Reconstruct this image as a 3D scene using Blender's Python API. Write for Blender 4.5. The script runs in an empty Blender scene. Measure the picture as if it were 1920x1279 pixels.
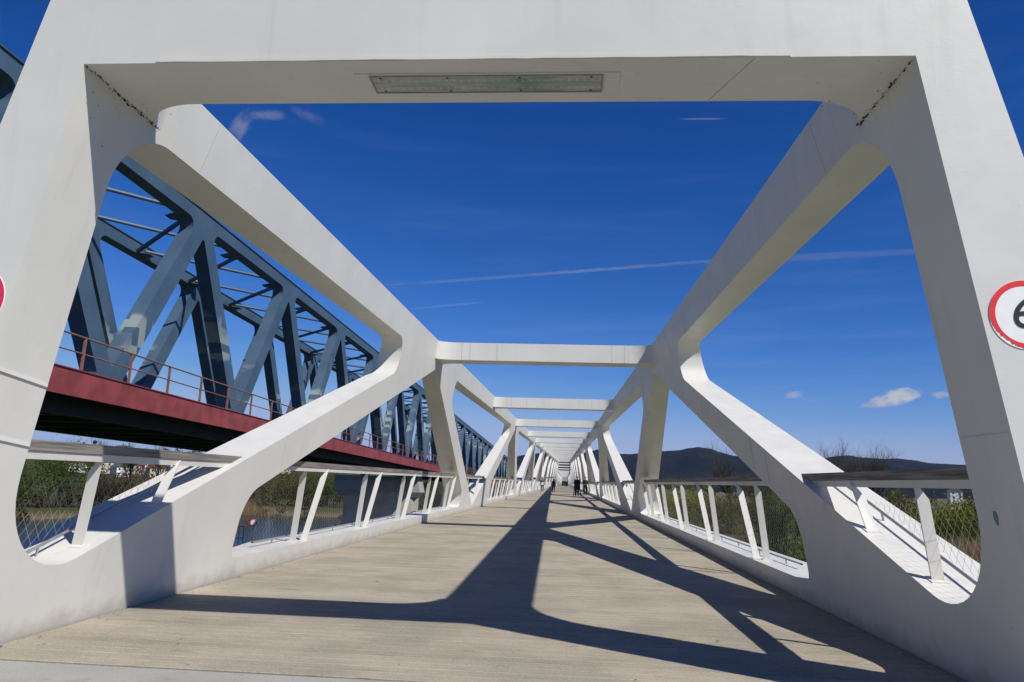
import bpy, bmesh, math, random
from mathutils import Vector, Matrix, Quaternion
from mathutils.noise import noise as pnoise
R = math.radians
rnd = random.Random(7)
sc = bpy.context.scene
COL = sc.collection

# ------------------------------------------------------------------ camera
CAM = Vector((0, 0, 1.2))
F_PX, YAW, PITCH, ROLL = 1400.35, -0.0764, 0.1853, 0.0324
_f = Vector((math.sin(YAW) * math.cos(PITCH), math.cos(YAW) * math.cos(PITCH), math.sin(PITCH)))
_r0 = Vector((math.cos(YAW), -math.sin(YAW), 0))
_u0 = _r0.cross(_f)
c_, s_ = math.cos(ROLL), math.sin(ROLL)
_r = c_ * _r0 + s_ * _u0
_u = -s_ * _r0 + c_ * _u0
cd = bpy.data.cameras.new('camera')
cd.sensor_width = 36.0
cd.lens = F_PX / 1920 * 36
cd.clip_start = 0.05
cd.clip_end = 20000
cam = bpy.data.objects.new('camera', cd)
COL.objects.link(cam)
m = Matrix((_r, _u, -_f)).transposed().to_4x4()
m.translation = CAM
cam.matrix_world = m
sc.camera = cam

def ray(px, py):
    return ((px - 960) / F_PX) * _r - ((py - 639.5) / F_PX) * _u + _f

def at_dist(px, py, d):           # real-world point a horizontal distance d away in that direction
    v = ray(px, py)
    return CAM + v * (d / math.hypot(v.x, v.y))

def at_z(px, py, z):
    v = ray(px, py)
    return CAM + v * ((z - CAM.z) / v.z)

# ------------------------------------------------------------------ sun, sky, exposure
SUN = Vector((0.75, -0.61, 1.0)).normalized()
EL = math.asin(SUN.z)
sl = bpy.data.lights.new('sun', 'SUN')
sl.energy = 5.0
sl.angle = R(0.53)
sl.color = (1.0, 0.962, 0.90)
sun = bpy.data.objects.new('sun', sl)
COL.objects.link(sun)
sun.rotation_euler = SUN.to_track_quat('Z', 'Y').to_euler()
sun.location = (20, -20, 40)

world = bpy.data.worlds.new('World')
sc.world = world
world.use_nodes = True
SKY_STRENGTH = 0.05
sc.view_settings.view_transform = 'Standard'
sc.view_settings.look = 'None'
sc.view_settings.gamma = 1.0
sc.view_settings.exposure = 0.1
sc.view_settings.use_curve_mapping = False

class NT:
    """small helper for node trees"""
    def __init__(self, tree):
        self.t = tree
        self.n = tree.nodes
        self.l = tree.links
    def new(self, kind, **kw):
        nd = self.n.new(kind)
        for k, v in kw.items():
            setattr(nd, k, v)
        return nd
    def put(self, sock, val):
        if isinstance(val, bpy.types.NodeSocket):
            self.l.new(val, sock)
        elif val is not None:
            sock.default_value = val
    def math(self, op, a, b=None, c=None, clamp=False):
        nd = self.new('ShaderNodeMath', operation=op, use_clamp=clamp)
        self.put(nd.inputs[0], a)
        self.put(nd.inputs[1], b)
        if c is not None:
            self.put(nd.inputs[2], c)
        return nd.outputs[0]
    def vmath(self, op, a, b=None):
        nd = self.new('ShaderNodeVectorMath', operation=op)
        self.put(nd.inputs[0], a)
        if b is not None:
            self.put(nd.inputs[1], b)
        return nd.outputs['Value'] if op in ('DOT_PRODUCT', 'LENGTH') else nd.outputs[0]
    def mix(self, fac, a, b, blend='MIX'):
        nd = self.new('ShaderNodeMix', data_type='RGBA', blend_type=blend)
        self.put(nd.inputs[0], fac)
        self.put(nd.inputs[6], a)
        self.put(nd.inputs[7], b)
        return nd.outputs[2]
    def ramp(self, fac, lo, hi, a=0.0, b=1.0):
        nd = self.new('ShaderNodeMapRange', interpolation_type='SMOOTHSTEP')
        self.put(nd.inputs[0], fac)
        for i, v in enumerate((lo, hi, a, b)):
            nd.inputs[1 + i].default_value = v
        return nd.outputs[0]
    def noise(self, vec, scale, detail=3, rough=0.55):
        nd = self.new('ShaderNodeTexNoise')
        if vec is not None:
            self.l.new(vec, nd.inputs['Vector'])
        nd.inputs['Scale'].default_value = scale
        nd.inputs['Detail'].default_value = detail
        nd.inputs['Roughness'].default_value = rough
        return nd.outputs['Fac']
    def scale(self, vec, s):
        nd = self.new('ShaderNodeMapping')
        self.l.new(vec, nd.inputs[0])
        nd.inputs['Scale'].default_value = s
        return nd.outputs[0]

def rgb(*c):
    return (c[0], c[1], c[2], 1.0)

def build_world():
    w = NT(world.node_tree)
    w.n.clear()
    out = w.new('ShaderNodeOutputWorld')
    bg = w.new('ShaderNodeBackground')
    bg.inputs['Strength'].default_value = SKY_STRENGTH
    sky = w.new('ShaderNodeTexSky', sky_type='NISHITA', sun_disc=False)
    sky.sun_elevation = EL
    sky.sun_rotation = math.atan2(SUN.x, SUN.y)
    sky.altitude = 300
    sky.air_density = 1.0
    sky.dust_density = 0.0
    sky.ozone_density = 1.0
    # the deep, saturated blue of the photograph: one tone curve per channel for the whole sky
    sp = w.new('ShaderNodeSeparateColor')
    w.l.new(sky.outputs[0], sp.inputs[0])
    cb = w.new('ShaderNodeCombineColor')
    for i, (k, g, top) in enumerate(((4.55, 2.25, 0.31), (1.74, 1.44, 0.42), (2.48, 1.25, 0.65))):
        q = w.math('POWER', w.math('MULTIPLY', sp.outputs[i], SKY_STRENGTH), g)
        q = w.math('SMOOTH_MIN', w.math('MULTIPLY', q, k), top, 0.15)
        w.put(cb.inputs[i], w.math('DIVIDE', q, SKY_STRENGTH))
    col = cb.outputs[0]
    d = w.new('ShaderNodeTexCoord').outputs['Generated']

    def local(px, py, ang):
        c = ray(px, py).normalized()
        ca, sa = math.cos(ang), math.sin(ang)
        a = (ca * _r + sa * _u)
        a = (a - c * a.dot(c)).normalized()
        b = c.cross(a)
        if b.dot(_u) < 0:
            b = -b
        dc = w.math('MAXIMUM', w.vmath('DOT_PRODUCT', d, tuple(c)), 0.05)
        u = w.math('DIVIDE', w.vmath('DOT_PRODUCT', d, tuple(a)), dc)
        v = w.math('DIVIDE', w.vmath('DOT_PRODUCT', d, tuple(b)), dc)
        return u, v

    def puff(px, py, hw, hh, ang, amount, nscale, lo, hi, bright, stretch=1.0):
        nonlocal col
        u, v = local(px, py, ang)
        un = w.math('DIVIDE', u, hw / F_PX)
        vn = w.math('DIVIDE', v, hh / F_PX)
        r2 = w.math('ADD', w.math('MULTIPLY', un, un), w.math('MULTIPLY', vn, vn))
        fall = w.math('SUBTRACT', 1.0, r2, clamp=True)
        cx = w.new('ShaderNodeCombineXYZ')
        w.put(cx.inputs[0], w.math('DIVIDE', u, stretch))
        w.put(cx.inputs[1], v)
        cx.inputs[2].default_value = px * 0.01
        n = w.noise(cx.outputs[0], nscale, 6, 0.62)
        n = w.math('ADD', n, w.math('MULTIPLY', w.math('SUBTRACT', w.noise(cx.outputs[0], nscale * 3.1, 4, 0.6), 0.5), 0.35))
        k = w.math('ADD', n, w.math('MULTIPLY', fall, 0.55))
        mask = w.math('MULTIPLY', w.ramp(k, lo, hi), amount)
        mask = w.math('MULTIPLY', mask, w.ramp(fall, 0.0, 0.55))
        col = w.mix(mask, col, rgb(*[bright * x for x in (1.0, 0.99, 1.0)]))

    # small fair-weather clouds low on the right
    puff(1682, 745, 56, 19, 0.20, 0.85, 52, 0.72, 1.08, 10.5, 1.5)
    puff(1646, 757, 40, 12, 0.12, 0.55, 60, 0.70, 1.10, 8.5, 1.5)
    puff(1489, 741, 24, 9, 0.15, 0.50, 80, 0.66, 1.10, 9.0, 1.6)
    puff(1768, 741, 26, 8, 0.05, 0.50, 80, 0.66, 1.10, 9.0, 1.6)
    # wisps high on the left
    puff(452, 238, 58, 24, 0.95, 0.34, 44, 0.74, 1.22, 9.0, 2.0)
    puff(498, 216, 46, 14, 0.0, 0.26, 44, 0.74, 1.22, 9.0, 2.0)
    puff(572, 212, 46, 18, -0.5, 0.16, 44, 0.74, 1.22, 9.0, 2.0)
    # contrails
    puff(960, 518, 300, 4.5, 0.072, 0.13, 110, 0.50, 1.10, 8.0, 4.0)
    puff(1180, 501, 240, 5, 0.075, 0.17, 130, 0.62, 1.15, 8.0, 3.0)
    puff(1560, 480, 280, 8, 0.05, 0.10, 60, 0.50, 1.05, 8.0, 5.0)
    puff(838, 573, 90, 3, 0.09, 0.12, 70, 0.45, 1.0, 8.0, 5.0)
    puff(1320, 223, 50, 2.2, 0.01, 0.18, 70, 0.45, 1.0, 8.0, 5.0)
    # thin high veil, streaked, denser towards the horizon
    sx = w.new('ShaderNodeSeparateXYZ')
    w.l.new(d, sx.inputs[0])
    low = w.ramp(sx.outputs['Z'], 0.45, 0.02, 0.25, 1.0)
    n = w.noise(w.scale(d, (1.0, 2.6, 14.0)), 2.6, 7, 0.62)
    veil = w.math('MULTIPLY', w.math('MULTIPLY', w.ramp(n, 0.44, 0.80), 0.11), low)
    col = w.mix(veil, col, rgb(7.6, 9.2, 12.6))
    w.l.new(col, bg.inputs['Color'])
    w.l.new(bg.outputs[0], out.inputs[0])

build_world()

# ------------------------------------------------------------------ materials
MATS = {}
def material(name, build, rough=0.6, spec=0.4, metal=0.0):
    if name in MATS:
        return MATS[name]
    mt = bpy.data.materials.new(name)
    mt.use_nodes = True
    t = NT(mt.node_tree)
    p = t.n['Principled BSDF']
    p.inputs['Roughness'].default_value = rough
    p.inputs['Specular IOR Level'].default_value = spec
    p.inputs['Metallic'].default_value = metal
    build(t, p)
    MATS[name] = mt
    return mt

def coord(t, which='Object'):
    return t.new('ShaderNodeTexCoord').outputs[which]

def worldpos(t):
    return t.new('ShaderNodeNewGeometry').outputs['Position']

def bump(t, p, h, strength, dist):
    b = t.new('ShaderNodeBump')
    b.inputs['Strength'].default_value = strength
    b.inputs['Distance'].default_value = dist
    t.l.new(h, b.inputs['Height'])
    t.l.new(b.outputs[0], p.inputs['Normal'])

def simple(name, col, var=0.12, scale=6.0, rough=0.6, bumpd=0.0, spec=0.4, metal=0.0):
    def b(t, p):
        v = worldpos(t)
        n = t.noise(v, scale, 5)
        lo = rgb(*[c * (1 - var) for c in col])
        hi = rgb(*[min(1, c * (1 + var)) for c in col])
        t.put(p.inputs['Base Color'], t.mix(t.ramp(n, 0.3, 0.7), lo, hi))
        if bumpd:
            bump(t, p, n, 0.6, bumpd)
    return material(name, b, rough, spec, metal)

def white_paint(t, p):
    v = worldpos(t)
    big = t.noise(v, 0.9, 4)
    streak = t.noise(t.scale(v, (9.0, 9.0, 0.55)), 1.0, 5, 0.6)
    base = t.mix(t.ramp(big, 0.3, 0.7), rgb(0.590, 0.580, 0.540), rgb(0.636, 0.626, 0.582))
    base = t.mix(t.math('MULTIPLY', t.ramp(streak, 0.54, 0.80), 0.30), base, rgb(0.43, 0.41, 0.36))
    vo = t.new('ShaderNodeTexVoronoi', feature='F1')
    t.l.new(v, vo.inputs['Vector'])
    vo.inputs['Scale'].default_value = 3.3
    gate = t.ramp(t.noise(v, 1.7, 2), 0.50, 0.62)
    jag = t.noise(v, 60, 3)
    spot = t.ramp(t.math('ADD', vo.outputs['Distance'], t.math('MULTIPLY', jag, 0.035)), 0.052, 0.034)
    base = t.mix(t.math('MULTIPLY', t.math('MULTIPLY', spot, gate), 0.75), base, rgb(0.20, 0.16, 0.11))
    # splashed grime low down on the girders, an uneven tide of dirt
    zz = t.new('ShaderNodeSeparateXYZ')
    t.l.new(v, zz.inputs[0])
    tide = t.math('ADD', zz.outputs['Z'], t.math('MULTIPLY', t.noise(v, 5.0, 5), -0.30))
    base = t.mix(t.math('MULTIPLY', t.ramp(tide, 0.02, -0.15), 0.55), base, rgb(0.33, 0.30, 0.25))
    scuff = t.noise(t.scale(v, (5.0, 3.0, 11.0)), 2.2, 6, 0.7)
    base = t.mix(t.math('MULTIPLY', t.ramp(scuff, 0.63, 0.74), 0.28), base, rgb(0.40, 0.37, 0.32))
    t.put(p.inputs['Base Color'], base)
    t.put(p.inputs['Roughness'], t.ramp(t.noise(v, 4, 4), 0.3, 0.7, 0.38, 0.58))
    fine = t.math('ADD', t.noise(t.scale(v, (30, 30, 70)), 1.0, 3), t.math('MULTIPLY', t.noise(v, 2.2, 3), 6.0))
    bump(t, p, fine, 0.10, 0.004)
WHITE = material('white_paint', white_paint, 0.45, 0.35)

def deck_wood(lines):
    def b(t, p):
        v = worldpos(t)
        grain = t.noise(t.scale(v, (1.1, 46, 46)), 1.0, 6, 0.65)
        sand = t.noise(v, 58, 5, 0.8)
        patch = t.noise(v, 1.1, 4)
        c = t.mix(t.ramp(patch, 0.38, 0.62), rgb(0.255, 0.235, 0.172), rgb(0.355, 0.306, 0.229))
        c = t.mix(t.math('MULTIPLY', t.ramp(grain, 0.50, 0.80), 0.22), c, rgb(0.235, 0.195, 0.155))
        c = t.mix(t.math('MULTIPLY', t.ramp(sand, 0.46, 0.60), 0.50), c, rgb(0.47, 0.42, 0.34))
        dash = t.noise(t.scale(v, (2.2, 75, 20)), 1.0, 3, 0.5)
        c = t.mix(t.math('MULTIPLY', t.ramp(dash, 0.62, 0.70), 0.75), c, rgb(0.05, 0.042, 0.035))
        chip = t.noise(t.scale(v, (9, 22, 9)), 1.0, 4, 0.6)
        c = t.mix(t.math('MULTIPLY', t.ramp(chip, 0.58, 0.74), 0.50), c, rgb(0.12, 0.105, 0.085))
        c = t.mix(t.math('MULTIPLY', t.ramp(sand, 0.47, 0.36), 0.40), c, rgb(0.15, 0.13, 0.105))
        if lines:
            sp = t.new('ShaderNodeSeparateXYZ')
            t.l.new(v, sp.inputs[0])
            fr = t.math('FRACT', t.math('DIVIDE', t.math('SUBTRACT', sp.outputs['Y'], 4.755), 0.145))
            e = t.math('ABSOLUTE', t.math('SUBTRACT', fr, 0.5))
            rowid = t.math('FLOOR', t.math('DIVIDE', t.math('SUBTRACT', sp.outputs['Y'], 4.755), 0.145))
            wn = t.new('ShaderNodeTexWhiteNoise', noise_dimensions='1D')
            t.l.new(rowid, wn.inputs['W'])
            c = t.mix(0.26, c, t.mix(wn.outputs['Value'], rgb(0.24, 0.20, 0.16), rgb(0.52, 0.46, 0.40)))
            c = t.mix(t.math('MULTIPLY', t.ramp(e, 0.455, 0.492), 0.75), c, rgb(0.05, 0.04, 0.03))
        else:
            oi = t.new('ShaderNodeObjectInfo').outputs['Random']
            c = t.mix(0.16, c, t.mix(oi, rgb(0.20, 0.17, 0.135), rgb(0.47, 0.415, 0.34)))
        t.put(p.inputs['Base Color'], c)
        stain = t.noise(t.scale(v, (0.8, 1.6, 1)), 1.3, 6, 0.65)
        c = t.mix(t.math('MULTIPLY', t.ramp(stain, 0.54, 0.70), 0.30), c, rgb(0.17, 0.15, 0.125))
        t.put(p.inputs['Base Color'], c)
        bump(t, p, t.math('ADD', grain, t.math('MULTIPLY', sand, 0.9)), 0.8, 0.005)
    return b
PLANK = material('plank_wood', deck_wood(False), 0.85, 0.2)
PLANKFAR = material('planking_wood', deck_wood(True), 0.85, 0.2)

def rail_wood(t, p):
    v = worldpos(t)
    g = t.noise(t.scale(v, (40, 1.3, 40)), 1.0, 6, 0.65)
    c = t.mix(t.ramp(g, 0.3, 0.72), rgb(0.115, 0.105, 0.093), rgb(0.31, 0.285, 0.255))
    t.put(p.inputs['Base Color'], c)
    bump(t, p, g, 0.7, 0.006)
RAILWOOD = material('weathered_rail_wood', rail_wood, 0.85, 0.2)

def concrete(name, a, b_, sc_=1.5):
    def b(t, p):
        v = worldpos(t)
        n = t.noise(v, sc_, 6, 0.6)
        st = t.noise(t.scale(v, (3.0, 3.0, 0.35)), 1.0, 5)
        c = t.mix(t.ramp(n, 0.3, 0.7), rgb(*a), rgb(*b_))
        c = t.mix(t.math('MULTIPLY', t.ramp(st, 0.5, 0.8), 0.4), c, rgb(*[x * 0.5 for x in a]))
        c = t.mix(t.math('MULTIPLY', t.ramp(t.noise(v, 4.5, 6, 0.7), 0.52, 0.72), 0.35), c, rgb(*[x * 0.62 for x in a]))
        c = t.mix(t.math('MULTIPLY', t.ramp(t.noise(v, 90, 3), 0.48, 0.66), 0.35), c, rgb(*[x * 0.6 for x in a]))
        t.put(p.inputs['Base Color'], c)
        bump(t, p, t.noise(v, 90, 4), 0.4, 0.003)
    return material(name, b, 0.85, 0.25)
SLAB = concrete('slab_concrete', (0.30, 0.295, 0.262), (0.375, 0.37, 0.332))
PIERM = concrete('pier_concrete', (0.30, 0.29, 0.26), (0.42, 0.40, 0.37), 0.5)

def blue_steel(patchy):
    def b(t, p):
        v = worldpos(t)
        n = t.noise(v, 0.6, 5)
        c = t.mix(t.ramp(n, 0.3, 0.7), rgb(0.046, 0.084, 0.128), rgb(0.064, 0.108, 0.158))
        st = t.noise(t.scale(v, (4.0, 4.0, 0.3)), 1.0, 5)
        c = t.mix(t.math('MULTIPLY', t.ramp(st, 0.55, 0.85), 0.35), c, rgb(0.035, 0.055, 0.075))
        if patchy:
            sn = t.new('ShaderNodeVectorMath', operation='SNAP')
            t.l.new(v, sn.inputs[0])
            sn.inputs[1].default_value = (0.6, 0.42, 0.36)
            wn = t.new('ShaderNodeTexWhiteNoise', noise_dimensions='3D')
            t.l.new(sn.outputs[0], wn.inputs['Vector'])
            gate = t.ramp(t.noise(t.scale(v, (0.20, 0.20, 0.34)), 1.0, 2), 0.52, 0.60)
            z = t.new('ShaderNodeSeparateXYZ')
            t.l.new(v, z.inputs[0])
            low = t.ramp(z.outputs['Z'], 9.5, 7.5)
            k = t.math('MULTIPLY', t.math('MULTIPLY', t.math('GREATER_THAN', wn.outputs['Value'], 0.45), gate), low)
            c = t.mix(t.math('MULTIPLY', k, 0.8), c, rgb(0.27, 0.31, 0.29))
        t.put(p.inputs['Base Color'], c)
    return b
BLUE = material('blue_grey_steel', blue_steel(False), 0.5, 0.35)
BLUEP = material('blue_grey_steel_patched', blue_steel(True), 0.5, 0.35)
DARKSTEEL = simple('dark_girder_steel', (0.016, 0.016, 0.019), 0.3, 1.0, 0.6)
REDSTEEL = simple('red_fascia_paint', (0.23, 0.047, 0.047), 0.22, 1.4, 0.55)
RAILRED = simple('brown_red_railing_paint', (0.20, 0.095, 0.075), 0.2, 3.0, 0.6)
GALV = simple('grey_rod_steel', (0.30, 0.30, 0.30), 0.1, 8.0, 0.45, metal=0.4)
WIRE = simple('net_wire_steel', (0.42, 0.41, 0.38), 0.1, 8.0, 0.4, metal=0.3)
RUST = simple('rust_brown', (0.075, 0.045, 0.025), 0.4, 40.0, 0.9)
SIGNRED = simple('sign_red', (0.72, 0.035, 0.03), 0.05, 20, 0.4)
SIGNPINK = simple('sign_faded_red', (0.70, 0.03, 0.10), 0.05, 20, 0.4)
SIGNWHITE = simple('sign_white', (0.82, 0.82, 0.80), 0.03, 20, 0.4)
BLACK = simple('black_print', (0.012, 0.012, 0.018), 0.1, 20, 0.5)
STICK = simple('teal_sticker', (0.10, 0.20, 0.23), 0.3, 60, 0.5)

def lamp_glass(t, p):
    v = worldpos(t)
    n = t.noise(t.scale(v, (3, 14, 3)), 2.0, 5)
    c = t.mix(t.ramp(n, 0.3, 0.75), rgb(0.20, 0.245, 0.215), rgb(0.36, 0.40, 0.36))
    sp = t.new('ShaderNodeSeparateXYZ')
    t.l.new(v, sp.inputs[0])
    fx = t.math('ABSOLUTE', t.math('SUBTRACT', t.math('FRACT', t.math('DIVIDE', sp.outputs['X'], 0.051)), 0.5))
    fy = t.math('ABSOLUTE', t.math('SUBTRACT', t.math('FRACT', t.math('DIVIDE', t.math('SUBTRACT', sp.outputs['Y'], 4.475), 0.097)), 0.5))
    dot = t.ramp(t.math('ADD', fx, fy), 0.30, 0.12)
    c = t.mix(t.math('MULTIPLY', dot, 0.35), c, rgb(0.50, 0.54, 0.48))
    t.put(p.inputs['Base Color'], c)
GLASS = material('lamp_glass', lamp_glass, 0.15, 0.6)

def leaf_mat(name, a, b_, c3):
    def b(t, p):
        oi = t.new('ShaderNodeObjectInfo').outputs['Random']
        v = worldpos(t)
        n = t.noise(v, 0.55, 3)
        n2 = t.noise(v, 7.0, 2)
        c = t.mix(t.ramp(n, 0.35, 0.65), rgb(*a), rgb(*b_))
        c = t.mix(t.ramp(n2, 0.45, 0.75), c, rgb(*c3))
        c = t.mix(t.math('MULTIPLY', oi, 0.25), c, rgb(*c3))
        t.put(p.inputs['Base Color'], c)
        t.put(p.inputs['Subsurface Weight'], 0.0)
        tr = t.new('ShaderNodeBsdfTranslucent')
        t.put(tr.inputs[0], c)
        mx = t.new('ShaderNodeMixShader')
        mx.inputs[0].default_value = 0.28
        out = t.n['Material Output']
        t.l.new(p.outputs[0], mx.inputs[1])
        t.l.new(tr.outputs[0], mx.inputs[2])
        t.l.new(mx.outputs[0], out.inputs[0])
    return material(name, b, 0.7, 0.2)
LEAF_GREEN = leaf_mat('spring_green_leaves', (0.022, 0.046, 0.009), (0.062, 0.105, 0.016), (0.120, 0.150, 0.024))
LEAF_OLIVE = leaf_mat('olive_budding_leaves', (0.034, 0.038, 0.011), (0.075, 0.088, 0.018), (0.140, 0.125, 0.040))
LEAF_BROWN = leaf_mat('brown_twig_leaves', (0.034, 0.026, 0.015), (0.066, 0.054, 0.027), (0.120, 0.095, 0.050))
LEAF_YELLOW = leaf_mat('yellow_green_leaves', (0.12, 0.145, 0.012), (0.18, 0.20, 0.016), (0.15, 0.145, 0.02))
REED = leaf_mat('dry_reed', (0.20, 0.145, 0.075), (0.29, 0.215, 0.115), (0.35, 0.265, 0.15))
BARK = simple('bark', (0.050, 0.042, 0.032), 0.35, 9.0, 0.9, 0.02)

# ------------------------------------------------------------------ mesh helpers
class MB:
    def __init__(self):
        self.v = []
        self.f = []
        self.mi = []
    def quadbox(self, p, mi=0):         # 8 points: bottom ring then top ring
        o = len(self.v)
        self.v += [tuple(q) for q in p]
        for f in ((3, 2, 1, 0), (4, 5, 6, 7), (0, 1, 5, 4), (1, 2, 6, 5), (2, 3, 7, 6), (3, 0, 4, 7)):
            self.f.append(tuple(o + i for i in f))
            self.mi.append(mi)
    def box(self, lo, hi, mi=0):
        x0, y0, z0 = lo
        x1, y1, z1 = hi
        self.quadbox([(x0, y0, z0), (x1, y0, z0), (x1, y1, z0), (x0, y1, z0),
                      (x0, y0, z1), (x1, y0, z1), (x1, y1, z1), (x0, y1, z1)], mi)
    def tube(self, a, b, r0, r1=None, n=6, mi=0, cap=True):
        a, b = Vector(a), Vector(b)
        r1 = r0 if r1 is None else r1
        d = (b - a)
        if d.length < 1e-6:
            return
        d.normalize()
        x = d.orthogonal().normalized()
        y = d.cross(x)
        o = len(self.v)
        for c, r in ((a, r0), (b, r1)):
            for i in range(n):
                t = 2 * math.pi * i / n
                self.v.append(tuple(c + x * (r * math.cos(t)) + y * (r * math.sin(t))))
        for i in range(n):
            j = (i + 1) % n
            self.f.append((o + i, o + j, o + n + j, o + n + i))
            self.mi.append(mi)
        if cap:
            self.f.append(tuple(o + i for i in range(n - 1, -1, -1)))
            self.f.append(tuple(o + n + i for i in range(n)))
            self.mi += [mi, mi]
    def bar(self, a, b, w, h, up=(0, 0, 1), mi=0):   # rectangular bar from a to b
        a, b, up = Vector(a), Vector(b), Vector(up)
        d = (b - a).normalized()
        x = d.cross(up).normalized() * (w / 2)
        y = x.cross(d).normalized() * (h / 2)
        self.quadbox([a - x - y, a + x - y, b + x - y, b - x - y, a - x + y, a + x + y, b + x + y, b - x + y], mi)
    def poly(self, pts, mi=0):
        o = len(self.v)
        self.v += [tuple(q) for q in pts]
        self.f.append(tuple(range(o, o + len(pts))))
        self.mi.append(mi)
    def mesh(self, name, mats, smooth=False, recalc=False):
        me = bpy.data.meshes.new(name)
        me.from_pydata(self.v, [], self.f)
        mats = mats if isinstance(mats, (list, tuple)) else [mats]
        for m_ in mats:
            me.materials.append(m_)
        if len(mats) > 1:
            me.polygons.foreach_set('material_index', self.mi)
        if recalc:
            bm = bmesh.new()
            bm.from_mesh(me)
            bmesh.ops.recalc_face_normals(bm, faces=bm.faces)
            bm.to_mesh(me)
            bm.free()
        if smooth:
            me.polygons.foreach_set('use_smooth', [True] * len(me.polygons))
            me.set_sharp_from_angle(angle=R(38))
        me.update()
        return me

def link(name, me, parent=None, loc=None, rot=None, scale=None):
    o = bpy.data.objects.new(name, me)
    COL.objects.link(o)
    if parent is not None:
        o.parent = parent
    if loc is not None:
        o.location = loc
    if rot is not None:
        o.rotation_euler = rot
    if scale is not None:
        o.scale = scale
    return o

def thing(name, label, cat, loc=(0, 0, 0), group=None, rz=0.0):
    o = link(name, None, None, loc, (0, 0, rz))
    return tag(o, label, cat, group)

def tag(o, label, cat, group=None, kind=None):
    o['label'] = label
    o['category'] = cat
    if group:
        o['group'] = group
    if kind:
        o['kind'] = kind
    return o

def struct(name, me, label=None):
    o = link(name, me)
    o['kind'] = 'structure'
    if label:
        o['label'] = label
    return o

def bevel(o, w, seg=2):
    b = o.modifiers.new('edge', 'BEVEL')
    b.width = w
    b.segments = seg
    b.limit_method = 'ANGLE'
    b.angle_limit = R(50)
    return o

def round_poly(pts, radii, seg=9):
    """polygon with rounded corners"""
    out = []
    n = len(pts)
    for i in range(n):
        p = Vector(pts[i])
        a = Vector(pts[i - 1]) - p
        b = Vector(pts[(i + 1) % n]) - p
        la, lb = a.length, b.length
        a.normalize()
        b.normalize()
        ang = a.angle(b)
        r = radii[i]
        t = r / math.tan(ang / 2)
        lim = 0.48 * min(la, lb)
        if t > lim:
            t = lim
            r = t * math.tan(ang / 2)
        if r < 1e-4:
            out.append(tuple(p))
            continue
        c = p + (a + b).normalized() * (r / math.sin(ang / 2))
        s = p + a * t - c
        e = p + b * t - c
        tot = s.angle(e)
        sgn = 1 if s.x * e.y - s.y * e.x > 0 else -1
        for k in range(seg + 1):
            th = sgn * tot * k / seg
            out.append((c.x + s.x * math.cos(th) - s.y * math.sin(th), c.y + s.x * math.sin(th) + s.y * math.cos(th)))
    return out

def filled(outer, holes):
    """2-D outline with holes, extruded from w=0 to w=1; returns a bmesh in (u, v, w)"""
    cu = bpy.data.curves.new('outline', 'CURVE')
    cu.dimensions = '2D'
    cu.fill_mode = 'BOTH'
    cu.extrude = 0.5
    for pts in [outer] + holes:
        sp = cu.splines.new('POLY')
        sp.points.add(len(pts) - 1)
        for q, pt in zip(sp.points, pts):
            q.co = (pt[0], pt[1], 0, 1)
        sp.use_cyclic_u = True
    o = bpy.data.objects.new('outline', cu)
    COL.objects.link(o)
    dg = bpy.context.evaluated_depsgraph_get()
    me = bpy.data.meshes.new_from_object(o.evaluated_get(dg))
    bm = bmesh.new()
    bm.from_mesh(me)
    bmesh.ops.remove_doubles(bm, verts=bm.verts, dist=1e-5)
    for v in bm.verts:
        v.co.z += 0.5
    bpy.data.objects.remove(o)
    bpy.data.curves.remove(cu)
    bpy.data.meshes.remove(me)
    return bm

def bm_part(bm, faces, name, mat, parent, sharp=35):
    vm = {}
    vs, fs = [], []
    for f in faces:
        idx = []
        for v in f.verts:
            if v.index not in vm:
                vm[v.index] = len(vs)
                vs.append(tuple(v.co))
            idx.append(vm[v.index])
        fs.append(idx)
    me = bpy.data.meshes.new(name)
    me.from_pydata(vs, [], fs)
    me.materials.append(mat)
    me.polygons.foreach_set('use_smooth', [True] * len(me.polygons))
    me.set_sharp_from_angle(angle=R(sharp))
    me.update()
    return link(name, me, parent)

def islands(faces):
    left = set(faces)
    out = []
    while left:
        st = [left.pop()]
        grp = []
        while st:
            f = st.pop()
            grp.append(f)
            for e in f.edges:
                for g in e.link_faces:
                    if g in left:
                        left.remove(g)
                        st.append(g)
        out.append(grp)
    return out

# ------------------------------------------------------------------ the footbridge
XL, XR, LEAN = -3.8246, 2.6732, 0.1564
YP0, YP1 = 4.30, 4.85

def lerp_profile(tab, y):
    if y <= tab[0][0]:
        (y0, z0), (y1, z1) = tab[0], tab[1]
        return z0 + (z1 - z0) * (y - y0) / (y1 - y0)
    for (y0, z0), (y1, z1) in zip(tab, tab[1:]):
        if y <= y1:
            return z0 + (z1 - z0) * (y - y0) / (y1 - y0)
    return tab[-1][1]

TOPTAB = [(5.66, 4.275), (260.0, 8.65), (316.0, 6.0), (640.0, 6.4), (705.0, 2.6), (760, 2.0)]
DECKTAB = [(0.0, 0.0), (300.0, 0.0), (760.0, -5.0)]
def ztop(y): return lerp_profile(TOPTAB, y)
def zdeck(y): return lerp_profile(DECKTAB, y) if y > 300 else 0.0
def zund(y): return ztop(y) - 0.53
def thick(z): return max(0.36, 0.70 - 0.075 * z)
def wall(side, y, z, o):
    """a point on a girder: o metres outward from its inner face"""
    if side < 0:
        return Vector((XL + LEAN * z - o, y, z))
    return Vector((XR - LEAN * z + o, y, z))

PER = 28.14
TN = [18.0 + PER * k for k in range(26)]
BN = [30.98 + PER * k for k in range(25)]
YEND = TN[-1] + 0.3
DG = lambda y: 0.89 + 0.318 * (y - 6.9)

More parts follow.
